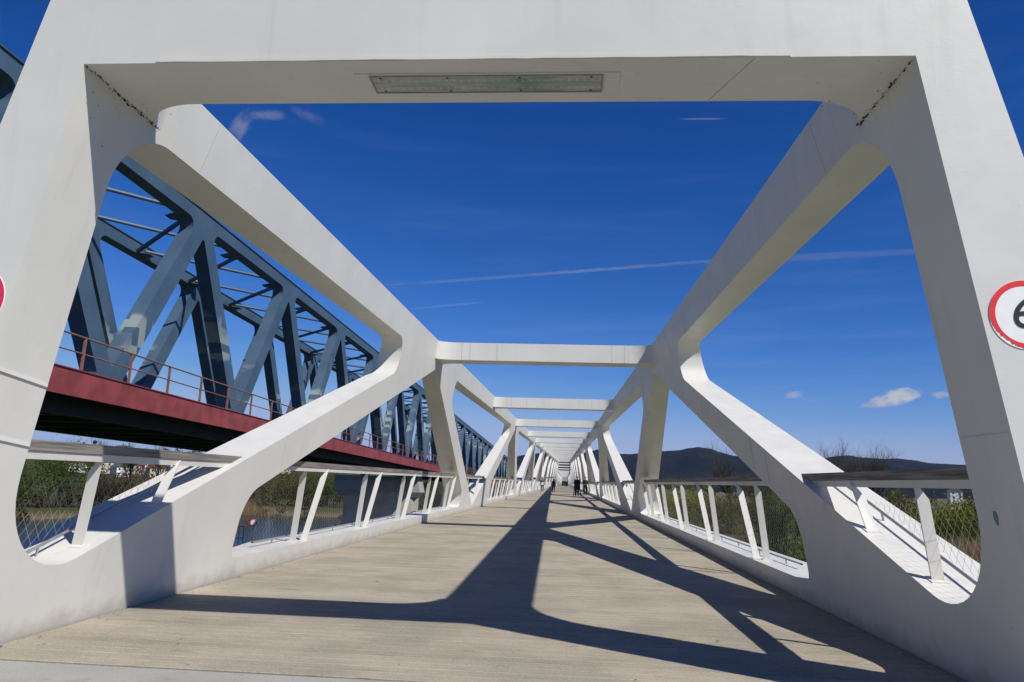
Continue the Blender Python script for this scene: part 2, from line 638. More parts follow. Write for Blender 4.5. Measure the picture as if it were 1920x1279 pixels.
def girder_outline():
    ys = [YP0] + [y for y, _ in TOPTAB if YP0 < y < YEND] + [YEND]
    top = [(y, max(ztop(y), 4.335 if y < 4.6 else 0)) for y in ys]
    top.insert(1, (4.9, 4.30))
    bot = [(y, zdeck(y) - 0.55) for y in (YEND, 300.0, YP0)]
    outer = top + bot
    holes = []
    # first opening: upright end post on the left
    holes.append(round_poly([(4.85, DG(4.85)), (14.25, DG(14.25)), (14.25, zund(14.25)), (4.85, zund(4.85))],
                            [0.66, 0.38, 0.30, 0.60], 14))
    for k, t in enumerate(TN):
        zd = zdeck(t)
        za = zund(t) - 0.10
        if k < len(TN) - 1:
            holes.append(round_poly([(t - 9.45, zd + 0.23), (t + 9.1, zd + 0.23), (t + 9.1, zd + 0.80), (t, za), (t - 9.45, zd + 0.93)],
                                    [0.14, 0.14, 0.75, 0.28, 0.85], 8 if k < 3 else 3))
    for k, b in enumerate(BN):
        zd = zdeck(b)
        l, r_ = TN[k] + 3.2, TN[k + 1] - 3.75
        holes.append(round_poly([(b, zd + 0.17), (r_, zund(r_) - 0.62), (r_, zund(r_)), (l, zund(l)), (l, zund(l) - 0.66)],
                                [0.40, 0.40, 0.30, 0.30, 0.40], 8 if k < 3 else 3))
    return outer, holes

footbridge = thing('footbridge', 'long white steel truss footbridge with slanting diagonals and cross beams overhead', 'bridge', (0, 0, 0))
YCUT = 250.0
for side in (-1, 1):
    outer, holes = girder_outline()
    bm = filled(outer, holes)
    def cut(co, no, keep=lambda f: True):
        g = [f for f in bm.faces if keep(f)]
        geom = set(g)
        for f in g:
            geom.update(f.edges)
            geom.update(f.verts)
        bmesh.ops.bisect_plane(bm, geom=list(geom), plane_co=co, plane_no=no)
    cut((0, 1.0, 0), (0, 1, 0))
    sl_ = (ztop(200) - ztop(10)) / 190
    TOPCUT = lambda y: ztop(10) + sl_ * (y - 10) - 0.98
    cut((YCUT, 0, 0), (1, 0, 0))
    cut((10, TOPCUT(10), 0), (-sl_, 1, 0), lambda f: f.calc_center_median().x < YCUT + 1)
    bm.faces.ensure_lookup_table()
    far, bot, top, mid = [], [], [], []
    for f in bm.faces:
        c = f.calc_center_median()
        if c.x > YCUT:
            far.append(f)
        elif c.y < 1.0:
            bot.append(f)
        elif c.y > TOPCUT(c.x):
            top.append(f)
        else:
            mid.append(f)
    for v in bm.verts:
        y, z, w_ = v.co
        p = wall(side, y, z, w_ * thick(z))
        v.co = p
    bmesh.ops.recalc_face_normals(bm, faces=bm.faces)
    bm.verts.index_update()
    bm_part(bm, top, 'top_chord', WHITE, footbridge)
    bm_part(bm, bot, 'bottom_chord', WHITE, footbridge)
    bm_part(bm, far, 'distant_girder', WHITE, footbridge)
    for isl in islands(mid):
        ym = sum(f.calc_center_median().y for f in isl) / len(isl)
        bm_part(bm, isl, 'end_post' if ym < 5.2 else 'diagonal', WHITE, footbridge)
    bm.free()

def cross_beam(name, yf, depth, zb, h, fil_f, fil_b, seg=6):
    """box beam between the two girders; in plan it flares into them with fillets"""
    rx = 0.50
    def outline(z):
        xl, xr = XL + LEAN * z, XR - LEAN * z
        pts = []
        def corner(x, y, sx, sy, ry, rev):
            c = []
            for k in range(seg + 1):
                th = math.pi / 2 * k / seg
                c.append((x + sx * rx * (1 - math.sin(th)), y + sy * ry * (1 - math.cos(th))))
            return c[::-1] if rev else c
        # front edge, left to right
        if fil_f > 0:
            pts += corner(xl, yf, 1, -1, fil_f, True)
            pts += corner(xr, yf, -1, -1, fil_f, False)
        else:
            pts += [(xl, yf), (xr, yf)]
        yb = yf + depth
        pts += corner(xr, yb, -1, 1, fil_b, True)
        pts += corner(xl, yb, 1, 1, fil_b, False)
        return pts
    mb = MB()
    a, b = outline(zb), outline(zb + h)
    n = len(a)
    mb.v = [(x, y, zb) for x, y in a] + [(x, y, zb + h) for x, y in b]
    mb.f = [tuple(range(n - 1, -1, -1)), tuple(range(n, 2 * n))]
    for i in range(n):
        j = (i + 1) % n
        mb.f.append((i, j, n + j, n + i))
    mb.mi = [0] * len(mb.f)
    return link(name, mb.mesh(name, WHITE, True, True), footbridge)

portal = cross_beam('portal_beam', YP0, 0.54, 3.82, 0.515, 0.0, 0.42, 10)
YB = [17.80 + 14.07 * k for k in range(49)]
for k, y in enumerate(YB):
    if y < YEND - 1:
        cross_beam('cross_beam', y, 0.60, ztop(y) - 0.43, 0.43, 0.24, 0.26, 5 if k < 4 else 2)

# weld bead along the portal's lower front edge, seams on the front, scuffs of thick paint
mb = MB()
def bead(pts, w, d):
    for a, b in zip(pts, pts[1:]):
        mb.bar(a, b, d, w, (0, 0, 1) if abs(a[2] - b[2]) < 0.2 else (1, 0, 0))
x = -2.72
pts = []
while x < 1.45:
    pts.append((x, YP0 - 0.003, 3.834 + rnd.uniform(-0.0025, 0.0025)))
    x += rnd.uniform(0.08, 0.25)
bead(pts, 0.022, 0.016)
link('weld_bead', mb.mesh('weld_bead', WHITE), footbridge)
JOINT = simple('plate_joint_grey', (0.30, 0.285, 0.25), 0.3, 30, 0.7)  # grey for the thin strips that mark the plate joints
def joint(pts, mat=JOINT, w=0.0035, name='plate_joint'):
    mj = MB()
    for a_, b_ in zip(pts, pts[1:]):
        mj.bar(a_, b_, w, 0.0012, (0, 1, 0.3) if abs(a_[1] - b_[1]) < 0.02 else (1, 0, 0.3))
    link(name, mj.mesh(name, mat), footbridge)
for side in (-1, 1):
    for y0, y1, za, zb in ((6.05, 5.93, ztop(6.0) - 0.01, zund(6.0) + 0.01), (10.02, 10.02, DG(10.02) - 0.01, DG(10.02) - 0.44), (9.42, 9.42, DG(9.42) - 0.01, DG(9.42) - 0.42),
                           (15.2, 15.05, ztop(15.1) - 0.01, zund(15.1) - 0.2)):
        joint([wall(side, y0, za, -0.0008), wall(side, y1, zb, -0.0008)])
for k in (0, 1, 2):
    yb_ = YB[k] - 0.0008
    zb_ = ztop(YB[k]) - 0.43
    for xj in (-2.58, -2.38, -1.72, 1.05, 1.35):
        joint([(xj, yb_, zb_ + 0.005), (xj, yb_, zb_ + 0.425)], w=0.008)
joint([(1.12, YP0 + 0.01, 3.8193), (0.93, YP0 + 0.53, 3.8193)], w=0.005)
for side, zz in ((-1, 1.74), (-1, 1.335), (1, 1.55)):
    mb = MB()
    yb = 4.84
    a, b = wall(side, 4.302, zz + 0.055 * (side < 0), -0.004), wall(side, yb, zz, -0.004)
    mb.bar(a, b, 0.010 if side < 0 else 0.0015, 0.022 if side < 0 else 0.004, (0, 0, 1))
    link('seam_strip', mb.mesh('seam_strip', WHITE), footbridge)
# rust along the inside corner seams of the portal
for side in (-1, 1):
    mb = MB()
    for k in range(70):
        y = YP0 + 0.03 + 0.88 * (k / 70.0) ** 0.9
        big = rnd.random() < 0.3
        s_sz = rnd.uniform(0.004, 0.010) if big else rnd.uniform(0.0012, 0.004)
        off = rnd.gauss(0, 0.010)
        p = wall(side, y, 3.82 + min(0.0, off) - 0.002, 0.0) + Vector((-side * (max(0.0, off) + 0.002), 0, 0))
        mb.box((p.x - s_sz * 0.6, p.y - s_sz * 1.1, p.z - s_sz * 0.6), (p.x + s_sz * 0.6, p.y + s_sz * 1.1, p.z + s_sz * 0.6))
    for k in range(11):
        y = YP0 + rnd.uniform(0.05, 0.75)
        d = abs(rnd.gauss(0, 0.16)) + 0.02
        s_sz = rnd.uniform(0.0015, 0.004)
        p = wall(side, y, 3.82, 0) + Vector((-side * d, 0, 0)) if rnd.random() < 0.7 else wall(side, y, 3.82 - d * 1.6, 0)
        mb.box((p.x - s_sz, p.y - s_sz, p.z - s_sz * 0.8), (p.x + s_sz, p.y + s_sz, p.z + s_sz * 0.8))
    o = link('rust_specks', mb.mesh('rust_specks', RUST), footbridge)
    o['kind'] = 'stuff'
    o['label'] = 'brown rust specks along the corner seam'

# recessed light in the portal soffit
mb = MB()
mb.box((-1.45, 4.45, 3.812), (0.305, 4.69, 3.8195))
lf = link('light_fitting', mb.mesh('light_fitting', WHITE), footbridge)
lf['label'] = 'long glazed light recessed in the underside of the portal beam'
mb = MB()
mb.box((-1.34, 4.476, 3.806), (0.186, 4.668, 3.8115))
gl = link('glass_cover', mb.mesh('glass_cover', GLASS), lf)
mb = MB()
for (a, b) in (((-1.352, 4.464), (0.198, 4.474)), ((-1.352, 4.670), (0.198, 4.680)), ((-1.352, 4.476), (-1.342, 4.668)), ((0.188, 4.476), (0.198, 4.668))):
    mb.box((a[0], a[1], 3.802), (b[0], b[1], 3.8115))
link('light_frame', mb.mesh('light_frame', simple('lamp_frame', (0.30, 0.31, 0.28), 0.1, 10, 0.5)), lf)
for x_ in (-1.28, -0.83, -0.35, 0.12):
    for y_ in (4.49, 4.653):
        mb = MB()
        mb.tube((x_, y_, 3.806), (x_, y_, 3.803), 0.008, n=8)
        link('screw', mb.mesh('screw', RUST), lf)

# railing: wooden handrail on a steel angle, flat posts set in pairs, a wire net and its lower rod
RO = 0.09                 # offset of the rail's inner edge from the girder's inner face
def wpt(side, y, z, o): return wall(side, y, z, o)
def slab_along(mb, side, y0, y1, z0, z1, o0, o1):
    mb.quadbox([wpt(side, y0, z0, o0), wpt(side, y0, z0, o1), wpt(side, y1, z0, o1), wpt(side, y1, z0, o0),
                wpt(side, y0, z1, o0), wpt(side, y0, z1, o1), wpt(side, y1, z1, o1), wpt(side, y1, z1, o0)])
RAIL_END = 262.0
for side in (-1, 1):
    # opening-wise lengths of rail
    spans = [(4.86, 8.50), (9.75, 25.1), (27.2, 34.6)]
    for k in range(1, 9):
        t, b = TN[k], BN[k]
        spans += [(t - 8.6, t + 7.9), (b - 3.6, b + 3.6)]
    first = True
    for si, (ya, yb) in enumerate(spans):
        mb = MB()
        y = ya
        k = 0
        while y < yb - 0.01:
            e = min(yb, y + (4.2 if si else 3.64))
            if yb - e < 0.6:
                e = yb
            slab_along(mb, side, y, e - 0.006, 1.305, 1.378, RO, RO + 0.16)
            y = e
        hr = link('handrail', mb.mesh('handrail', RAILWOOD, recalc=True), footbridge)
        hr['label'] = 'weathered grey wooden handrail'
        mb = MB()
        slab_along(mb, side, ya, yb, 1.245, 1.303, RO + 0.010, RO + 0.020)
        slab_along(mb, side, ya, yb, 1.296, 1.303, RO + 0.0205, RO + 0.15)
        link('rail_angle', mb.mesh('rail_angle', WHITE, recalc=True), hr)
        # posts
        spots = []
        if si == 0:
            spots = [(5.93, DG(5.93), -0.06, 0.16), (6.86, DG(6.86), 0.18, 0.12)]
        elif si == 1:
            for q in range(5):
                y0 = 11.12 + 3.46 * q
                spots += [(y0 - 0.06, 0.23, -0.22, 0.19), (y0 + 0.10, 0.23, 0.32, 0.09)]
        elif si == 2:
            spots = [(29.6, 0.45, -0.1, 0.18), (32.3, 0.62, 0.2, 0.12)]
        elif si % 2 == 1:
            t = TN[(si - 1) // 2]
            for q in range(5):
                y0 = t - 6.9 + 3.46 * q
                spots += [(y0 - 0.06, 0.23, -0.22, 0.19), (y0 + 0.10, 0.23, 0.32, 0.09)]
        else:
            b = BN[(si - 2) // 2]
            spots = [(b - 1.4, 0.5, -0.1, 0.18), (b + 1.4, 0.6, 0.2, 0.12)]
        for (y0, z0, lean, o) in spots:
            mb = MB()
            w2, th = 0.045, 0.008
            zt = 1.2955
            zc = 1.20
            # plate tapering away at its top outer corner
            A = [wpt(side, y0, z0 - 0.03, o - w2), wpt(side, y0, z0 - 0.03, o + w2)]
            fr = lambda z: y0 + lean * (z - z0) / (1.3 - z0)
            ring = A + [wpt(side, fr(zc - 0.04), zc - 0.04, o + w2), wpt(side, fr(zt), zt, o - w2 + 0.012), wpt(side, fr(zt), zt, o - w2)]
            n = len(ring)
            dy = Vector((0, th, 0))
            mb.v = [tuple(p - dy) for p in ring] + [tuple(p + dy) for p in ring]
            mb.f = [tuple(range(n)), tuple(range(2 * n - 1, n - 1, -1))] + [(i, (i + 1) % n, n + (i + 1) % n, n + i) for i in range(n)]
            mb.mi = [0] * len(mb.f)
            link('post', mb.mesh('post', WHITE, recalc=True), hr)
            if si < 2:
                zp = (lambda yy: DG(yy)) if si == 0 else (lambda yy: 0.23)
                mb = MB()
                q8 = []
                for dz in (0.0005, 0.009):
                    for oo, dy_ in ((-0.065, -0.05), (0.065, -0.05), (0.065, 0.05), (-0.065, 0.05)):
                        q8.append(wpt(side, y0 + dy_, zp(y0 + dy_) + dz, o + oo))
                mb.quadbox(q8)
                link('base_plate', mb.mesh('base_plate', WHITE, recalc=True), hr)
        if si > 4:
            continue
        # net
        zhi = 1.12
        on = 0.33
        if si == 0:
            lo = lambda y: max(DG(y) + 0.09, 0.62 if y < 5.3 else 0)
        elif si == 2:
            lo = lambda y: max(0.45, 0.30 + abs(y - 30.9) * 0.33)
        else:
            lo = lambda y: 0.31
        if si in (0, 1, 2):
            mb = MB()
            pitch = 0.105 if si == 0 else 0.115
            for sgn in (-1, 1):
                y = ya - 1.4
                while y < yb + 1.4:
                    seg = []
                    for q in range(25):
                        z = 0.28 + (zhi - 0.28) * q / 24
                        yy = y + sgn * (z - 0.28) * 0.80
                        if ya + 0.05 < yy < yb - 0.05 and z > lo(yy):
                            seg.append((yy, z))
                    if len(seg) > 1:
                        mb.tube(wpt(side, *seg[0], on), wpt(side, *seg[-1], on), 0.0012 if si == 0 else 0.0007, n=3, cap=False)
                    y += pitch
            link('wire_net', mb.mesh('wire_net', WIRE), hr)['kind'] = 'stuff'
        mb = MB()
        y = ya + 0.15
        step = 0.35
        prev = None
        while y < yb - 0.1:
            z = lo(y) - 0.015 if si != 1 else 0.295
            p = wpt(side, y, z, on)
            if prev is not None:
                mb.tube(prev, p, 0.013, n=6, cap=False)
            if prev is not None and int((y - ya) / step) % 4 == 2:
                mb.tube(p, wpt(side, y, z - 0.085, on), 0.010, n=5)
            prev = p
            y += step
        link('net_rod', mb.mesh('net_rod', GALV, True), hr)

# ------------------------------------------------------------------ the deck
deck_mb = MB()
deck_mb.box((XL + 0.002, 4.74, -0.40), (XR - 0.002, 300.0, -0.062))
deck = struct('bridge_deck', deck_mb.mesh('bridge_deck', DARKSTEEL), 'wooden deck of the footbridge')
XM = (XL + XR) / 2
HW = (XR - XL) / 2
plank_meshes = []
for q in range(6):
    bm = bmesh.new()
    bmesh.ops.create_cube(bm, size=1.0)
    for v in bm.verts:
        v.co.x *= 2 * HW - 0.03 - rnd.uniform(0, 0.02)
        v.co.y *= 0.1365
        v.co.z *= 0.055
    bmesh.ops.bevel(bm, geom=[e for e in bm.edges if abs((e.verts[0].co - e.verts[1].co).x) > 1], offset=0.004, segments=1, affect='EDGES')
    me = bpy.data.meshes.new('plank')
    bm.to_mesh(me)
    bm.free()
    me.materials.append(PLANK)
    plank_meshes.append(me)
NPL = 300
for q in range(NPL):
    o = link('plank', plank_meshes[rnd.randrange(6)], deck,
             (XM, 4.755 + 0.145 * (q + 0.5), -0.0275 + rnd.uniform(-0.0015, 0.0)), (0, 0, rnd.uniform(-0.0004, 0.0004)))
yfar = 4.755 + 0.145 * NPL
mb = MB()
ys = [yfar, 300.0, 360, 420, 480, 560, 640, 700]
for a, b in zip(ys, ys[1:]):
    mb.quadbox([(XL + 0.01, a, zdeck(a) - 0.058), (XR - 0.01, a, zdeck(a) - 0.058), (XR - 0.01, b, zdeck(b) - 0.058), (XL + 0.01, b, zdeck(b) - 0.058),
                (XL + 0.01, a, zdeck(a)), (XR - 0.01, a, zdeck(a)), (XR - 0.01, b, zdeck(b)), (XL + 0.01, b, zdeck(b))])
pf = link('planking', mb.mesh('planking', PLANKFAR), deck)
pf['kind'] = 'stuff'
mb = MB()
mb.box((-9, -6, -0.6), (9, 4.722, -0.003))
struct('approach_slab', mb.mesh('approach_slab', SLAB), 'pale concrete slab in front of the bridge deck')
mb = MB()
mb.box((-3.83, 4.725, -0.40), (2.68, 4.738, -0.012))
struct('expansion_joint', mb.mesh('expansion_joint', DARKSTEEL), 'dark joint between slab and planks')

LITTER = simple('dry_leaf_litter', (0.13, 0.085, 0.045), 0.5, 30, 0.9)
mb = MB()
for _ in range(260):
    y = 4.8 + abs(rnd.gauss(0, 1)) * 7
    if rnd.random() < 0.5:
        x = XL + 0.03 + abs(rnd.gauss(0, 0.10))
    elif rnd.random() < 0.5:
        x = XR - 0.03 - abs(rnd.gauss(0, 0.10))
    else:
        x = rnd.uniform(XL + 0.2, XR - 0.2)
    a, l = rnd.uniform(0, 6.28), rnd.uniform(0.006, 0.020)
    dx, dy = l * math.cos(a), l * math.sin(a)
    z = 0.004 + rnd.uniform(0, 0.006)
    mb.poly([(x - dx, y - dy, z), (x + dy * 0.4, y - dx * 0.4, z + rnd.uniform(0, 0.006)), (x + dx, y + dy, z), (x - dy * 0.4, y + dx * 0.4, z + rnd.uniform(0, 0.006))])
tag(link('leaf_litter', mb.mesh('leaf_litter', LITTER)), 'scattered bits of dry leaf along the edges of the deck', 'leaves', None, 'stuff')

# ------------------------------------------------------------------ signs on the portal
def disc(mb, c, r0, r1, y, mi, n=64, ragged=None):
    for i in range(n):
        a0, a1 = 2 * math.pi * i / n, 2 * math.pi * (i + 1) / n
        def ro(a):
            return r1 * (ragged(a) if ragged else 1.0)
        p = [(c[0] + math.sin(a) * r, y, c[1] + math.cos(a) * r) for a, r in ((a0, r0), (a0, ro(a0)), (a1, ro(a1)), (a1, r0))]
        if r0 == 0:
            p = p[1:3] + [p[0]]
        mb.poly(p[::-1], mi)

def plate_y(mb, c, r, y0, y1, mi, n=64):
    a = [(c[0] + math.sin(2 * math.pi * i / n) * r, c[1] + math.cos(2 * math.pi * i / n) * r) for i in range(n)]
    o = len(mb.v)
    mb.v += [(x, y0, z) for x, z in a] + [(x, y1, z) for x, z in a]
    for i in range(n):
        j = (i + 1) % n
        mb.f.append((o + i, o + n + i, o + n + j, o + j))
        mb.mi.append(mi)

def text_obj(name, s, size, mat, loc, rot, parent, extrude=0.0005):
    cu = bpy.data.curves.new(name, 'FONT')
    cu.body = s
    cu.size = size
    cu.extrude = extrude
    cu.offset = 0.010 * size
    cu.align_x = 'CENTER'
    cu.align_y = 'CENTER'
    o = bpy.data.objects.new(name, cu)
    COL.objects.link(o)
    dg = bpy.context.evaluated_depsgraph_get()
    me = bpy.data.meshes.new_from_object(o.evaluated_get(dg))
    bpy.data.objects.remove(o)
    me.materials.append(mat)
    return link(name, me, parent, loc, rot)

def worn(a):                       # the lower left of the red border has flaked away
    d = (a - math.pi * 1.22)
    w_ = max(0.0, 1 - abs(d) / 0.75)
    return 1.0 - w_ * (0.05 + 0.07 * abs(math.sin(a * 41)) * abs(math.sin(a * 17 + 1)))
SC = (2.567, 2.212)
ws = thing('weight_limit_sign', 'round white sign with red border and black 6 on the right portal post', 'sign', (SC[0], YP0, SC[1]))
mb = MB()
plate_y(mb, (0, 0), 0.200, -0.004, -0.0005, 0)
disc(mb, (0, 0), 0, 0.200, -0.004, 0)
link('sign_face', mb.mesh('sign_face', SIGNWHITE), ws)
mb = MB()
disc(mb, (0, 0), 0.166, 0.199, -0.0055, 0, 180, worn)
link('red_border', mb.mesh('red_border', SIGNRED), ws)
text_obj('numeral', '6', 0.232, BLACK, (-0.018, -0.0065, -0.004), (R(90), 0, 0), ws)
SD = (-3.716, 2.225)
rs = thing('round_sign', 'round sign with faded red border on the left portal post', 'sign', (SD[0], YP0, SD[1]))
mb = MB()
plate_y(mb, (0, 0), 0.200, -0.004, -0.0005, 0)
disc(mb, (0, 0), 0, 0.200, -0.004, 0)
link('sign_face', mb.mesh('sign_face', SIGNWHITE), rs)
mb = MB()
disc(mb, (0, 0), 0.160, 0.199, -0.0055, 0, 90)
link('red_border', mb.mesh('red_border', SIGNPINK), rs)

def wall_hit(side, px, py):
    v = ray(px, py)
    if side < 0:
        k = (XL + LEAN * CAM.z) / (v.x - LEAN * v.z)
    else:
        k = (XR - LEAN * CAM.z) / (v.x + LEAN * v.z)
    return CAM + v * k
p = wall_hit(1, 1868, 972)
mb = MB()
ring = []
for i in range(14):
    a = 2 * math.pi * i / 14
    q = (p.y + 0.022 * math.cos(a) * (1 + 0.15 * math.sin(3 * a)), p.z + 0.042 * math.sin(a))
    ring.append(q)
A = [wall(1, y, z, -0.0025) - Vector((0, 0, 0)) for y, z in ring]
B = [wall(1, y, z, 0.0) for y, z in ring]
mb.v = [tuple(q - p) for q in A + B]
mb.f = [tuple(range(14))] + [(i, 14 + i, 14 + (i + 1) % 14, (i + 1) % 14) for i in range(14)]
mb.mi = [0] * len(mb.f)
tag(link('sticker', mb.mesh('sticker', STICK, recalc=True), None, p), 'small teal sticker on the shaded side of the right portal post', 'sticker')

# ------------------------------------------------------------------ railway bridge on the left
DV = Vector((-0.0126, 0.9998, -0.0180)).normalized()
SV = DV.cross(Vector((0, 0, 1))).normalized()
UV = SV.cross(DV)
def rw(s, lat, h):
    return CAM + DV * s + SV * lat + UV * h
railway = thing('railway_bridge', 'blue grey steel truss railway bridge with dark red edge girder', 'bridge', (0, 0, 0))
S0, S1 = -13.0, 420.0
NODE0, PAN = 20.1, 10.95
HT, HC, HB0, HB1 = 12.0, 11.4, 2.62, 3.55
NT_ = [NODE0 + PAN * k for k in range(-3, 37)]
def rail_truss(lat0, th, mat, name_far):
    outer = [(S0, HT), (S1, HT), (S1, HB0), (S0, HB0)]
    holes = []
    slope = (11.7 - 3.2) / (PAN / 2)
    hwx = 0.40 / math.sin(math.atan(slope))
    for i, s in enumerate(NT_):
        seg = 5 if -1 < s < 110 else 2
        xb = PAN / 2 - hwx - (HB1 - 3.2) / slope
        if s - xb > S0 + 0.3 and s + xb < S1 - 0.3:
            holes.append(round_poly([(s - xb, HB1), (s + xb, HB1), (s, 11.7 - hwx * slope - 0.1)], [0.12, 0.12, 0.14], seg))
        if i + 1 < len(NT_):
            xt = hwx + (11.7 - HC) / slope
            if s + PAN - xt < S1 - 0.3 and s > S0:
                holes.append(round_poly([(s + xt, HC), (s + PAN - xt, HC), (s + PAN / 2, 3.2 + hwx * slope)], [0.42, 0.42, 0.12], seg))
    bm = filled(outer, holes)
    def cut(v):
        geom = list(bm.faces) + list(bm.edges) + list(bm.verts)
        bmesh.ops.bisect_plane(bm, geom=geom, plane_co=(0, v, 0), plane_no=(0, 1, 0))
    cut(10.6)
    cut(4.2)
    top, bot, mid = [], [], []
    for f in bm.faces:
        c = f.calc_center_median()
        (top if c.y > 10.6 else bot if c.y < 4.2 else mid).append(f)
    for v in bm.verts:
        s, h, w_ = v.co
        v.co = rw(s, lat0 - w_ * th, h)
    bmesh.ops.recalc_face_normals(bm, faces=bm.faces)
    bm.verts.index_update()
    bm_part(bm, top, 'top_chord', mat, railway)
    bm_part(bm, bot, 'bottom_chord', mat, railway)
    for isl in islands(mid):
        bm_part(bm, isl, 'diagonal', BLUEP, railway)
    bm.free()
rail_truss(-16.0, 0.62, BLUE, 'near')
rail_truss(-21.5, 0.62, BLUE, 'far')
# flange caps on the top chords
for lat in (-16.0, -21.5):
    mb = MB()
    mb.quadbox([rw(S0, lat + 0.05, HT), rw(S0, lat - 0.67, HT), rw(S1, lat - 0.67, HT), rw(S1, lat + 0.05, HT),
                rw(S0, lat + 0.05, HT + 0.05), rw(S0, lat - 0.67, HT + 0.05), rw(S1, lat - 0.67, HT + 0.05), rw(S1, lat + 0.05, HT + 0.05)])
    link('chord_flange', mb.mesh('chord_flange', BLUE, recalc=True), railway)
# wind bracing overhead: crossed tubes and flats between the top chords
HPAN = PAN / 2
s = 30.0 - HPAN * 5
while s < 215:
    mb = MB()
    mb.tube(rw(s + 0.35, -21.5, 11.74), rw(s + HPAN - 0.35, -16.62, 11.74), 0.085, n=8, cap=False)
    link('cross_strut', mb.mesh('cross_strut', BLUE, True), railway)
    mb = MB()
    mb.bar(rw(s + 0.35, -16.62, 11.50), rw(s + HPAN - 0.35, -21.5, 11.50), 0.16, 0.14)
    link('wind_brace', mb.mesh('wind_brace', BLUE), railway)
    for lat in (-16.62, -21.5):
        mb = MB()
        sg = 1 if lat > -20 else -1
        mb.quadbox([rw(s - 0.55, lat, 11.41), rw(s + 0.55, lat, 11.41), rw(s + 0.25, lat - sg * 0.6, 11.41), rw(s - 0.25, lat - sg * 0.6, 11.41),
                    rw(s - 0.55, lat, 11.43), rw(s + 0.55, lat, 11.43), rw(s + 0.25, lat - sg * 0.6, 11.43), rw(s - 0.25, lat - sg * 0.6, 11.43)])
        link('gusset_plate', mb.mesh('gusset_plate', BLUE, recalc=True), railway)
    s += HPAN
# edge girder, floor and main girders
def rbox(name, s0, s1, l0, l1, h0, h1, mat, parent=railway):
    mb = MB()
    mb.quadbox([rw(s0, l0, h0), rw(s0, l1, h0), rw(s1, l1, h0), rw(s1, l0, h0),
                rw(s0, l0, h1), rw(s0, l1, h1), rw(s1, l1, h1), rw(s1, l0, h1)])
    return link(name, mb.mesh(name, mat, recalc=True), parent)
e = rbox('edge_girder', S0, S1, -14.50, -14.62, 2.47, 3.25, REDSTEEL)
e['label'] = 'dull red painted edge girder'
rbox('edge_flange', S0, S1, -14.46, -14.75, 3.252, 3.285, REDSTEEL)
rbox('walkway_plate', S0, S1, -14.63, -22.9, 2.90, 2.99, DARKSTEEL)
rbox('main_girder', S0, S1, -15.45, -15.75, 2.02, 2.895, DARKSTEEL)
rbox('main_girder', S0, S1, -21.75, -22.05, 2.02, 2.895, DARKSTEEL)
s = 2.0
while s < 120:
    rbox('cross_girder', s, s + 0.3, -15.76, -21.74, 2.12, 2.89, DARKSTEEL)
    s += PAN / 4
s = 6.0
# railing of the walkway
hr = None
mb = MB()
mb.tube(rw(S0, -14.56, 4.30), rw(S1, -14.56, 4.30), 0.032, n=8, cap=False)
hr = link('railing', mb.mesh('railing', RAILRED, True), railway)
hr['label'] = 'brownish red tube railing along the walkway'
mb = MB()
mb.tube(rw(S0, -14.56, 3.80), rw(S1, -14.56, 3.80), 0.024, n=8, cap=False)
link('middle_rail', mb.mesh('middle_rail', RAILRED, True), hr)
s = 21.75 - 2.58 * 5
pm = None
while s < 150:
    mb = MB()
    a = rw(s, -14.56, 3.286)
    if pm is None:
        mb.bar(Vector((0, 0, 0)), UV * 1.0, 0.075, 0.06, tuple(DV))
        pm = mb.mesh('post', RAILRED)
    link('post', pm, hr, a)
    s += 2.58
# kilometre board on the walkway
p = rw(52.6, -14.95, 0)
ks = thing('track_marker_board', 'small white number board on a thin pole beside the railway truss', 'sign', rw(52.6, -14.95, 2.99))
mb = MB()
mb.tube((0, 0, 0), (0, 0, 3.2), 0.03, n=8)
link('pole', mb.mesh('pole', GALV, True), ks)
mb = MB()
mb.box((-0.20, -0.045, 2.55), (0.20, -0.033, 3.25))
link('board', mb.mesh('board', SIGNWHITE), ks)
text_obj('numeral', '8', 0.34, BLACK, (0, -0.0455, 3.05), (R(90), 0, 0), ks)
text_obj('numeral', '0', 0.30, BLACK, (0, -0.0455, 2.73), (R(90), 0, 0), ks)

# piers
def pier(sy, label):
    o = thing('bridge_pier', label, 'pier', (0, sy, -8))
    mb = MB()
    ring = []
    for k in range(9):
        a = -math.pi / 2 + math.pi * k / 8
        ring.append((-17.6 + 0.9 * math.cos(a), 1.1 * math.sin(a) + 1.1))
    ring = ring + [(-25.0, 2.2), (-25.4, 1.1), (-25.0, 0.0)]
    n = len(ring)
    mb.v = [(x, y, -1) for x, y in ring] + [(x, y, 7.0) for x, y in ring]
    mb.f = [tuple(range(n))[::-1], tuple(range(n, 2 * n))] + [(i, (i + 1) % n, n + (i + 1) % n, n + i) for i in range(n)]
    mb.mi = [0] * len(mb.f)
    link('shaft', mb.mesh('shaft', PIERM, True, True), o)
    mb = MB()
    mb.quadbox([(-25.4, -0.05, 7.0), (-16.7, -0.05, 7.0), (-16.7, 2.25, 7.0), (-25.4, 2.25, 7.0),
                (-26.2, -0.35, 7.6), (-16.3, -0.35, 7.6), (-16.3, 2.55, 7.6), (-26.2, 2.55, 7.6)])
    mb.quadbox([(-26.2, -0.35, 7.602), (-16.3, -0.35, 7.602), (-16.3, 2.55, 7.602), (-26.2, 2.55, 7.602),
                (-26.2, -0.35, 9.3), (-16.7, -0.35, 9.3), (-16.7, 2.55, 9.3), (-26.2, 2.55, 9.3)])
    link('pier_head', mb.mesh('pier_head', PIERM, False, True), o)
    for lat in (-16.9, -23.1):
        mb = MB()
        mb.box((lat - 0.4, 0.6, 9.302), (lat + 0.4, 1.6, 9.66))
        link('bearing', mb.mesh('bearing', DARKSTEEL), o)
    return o
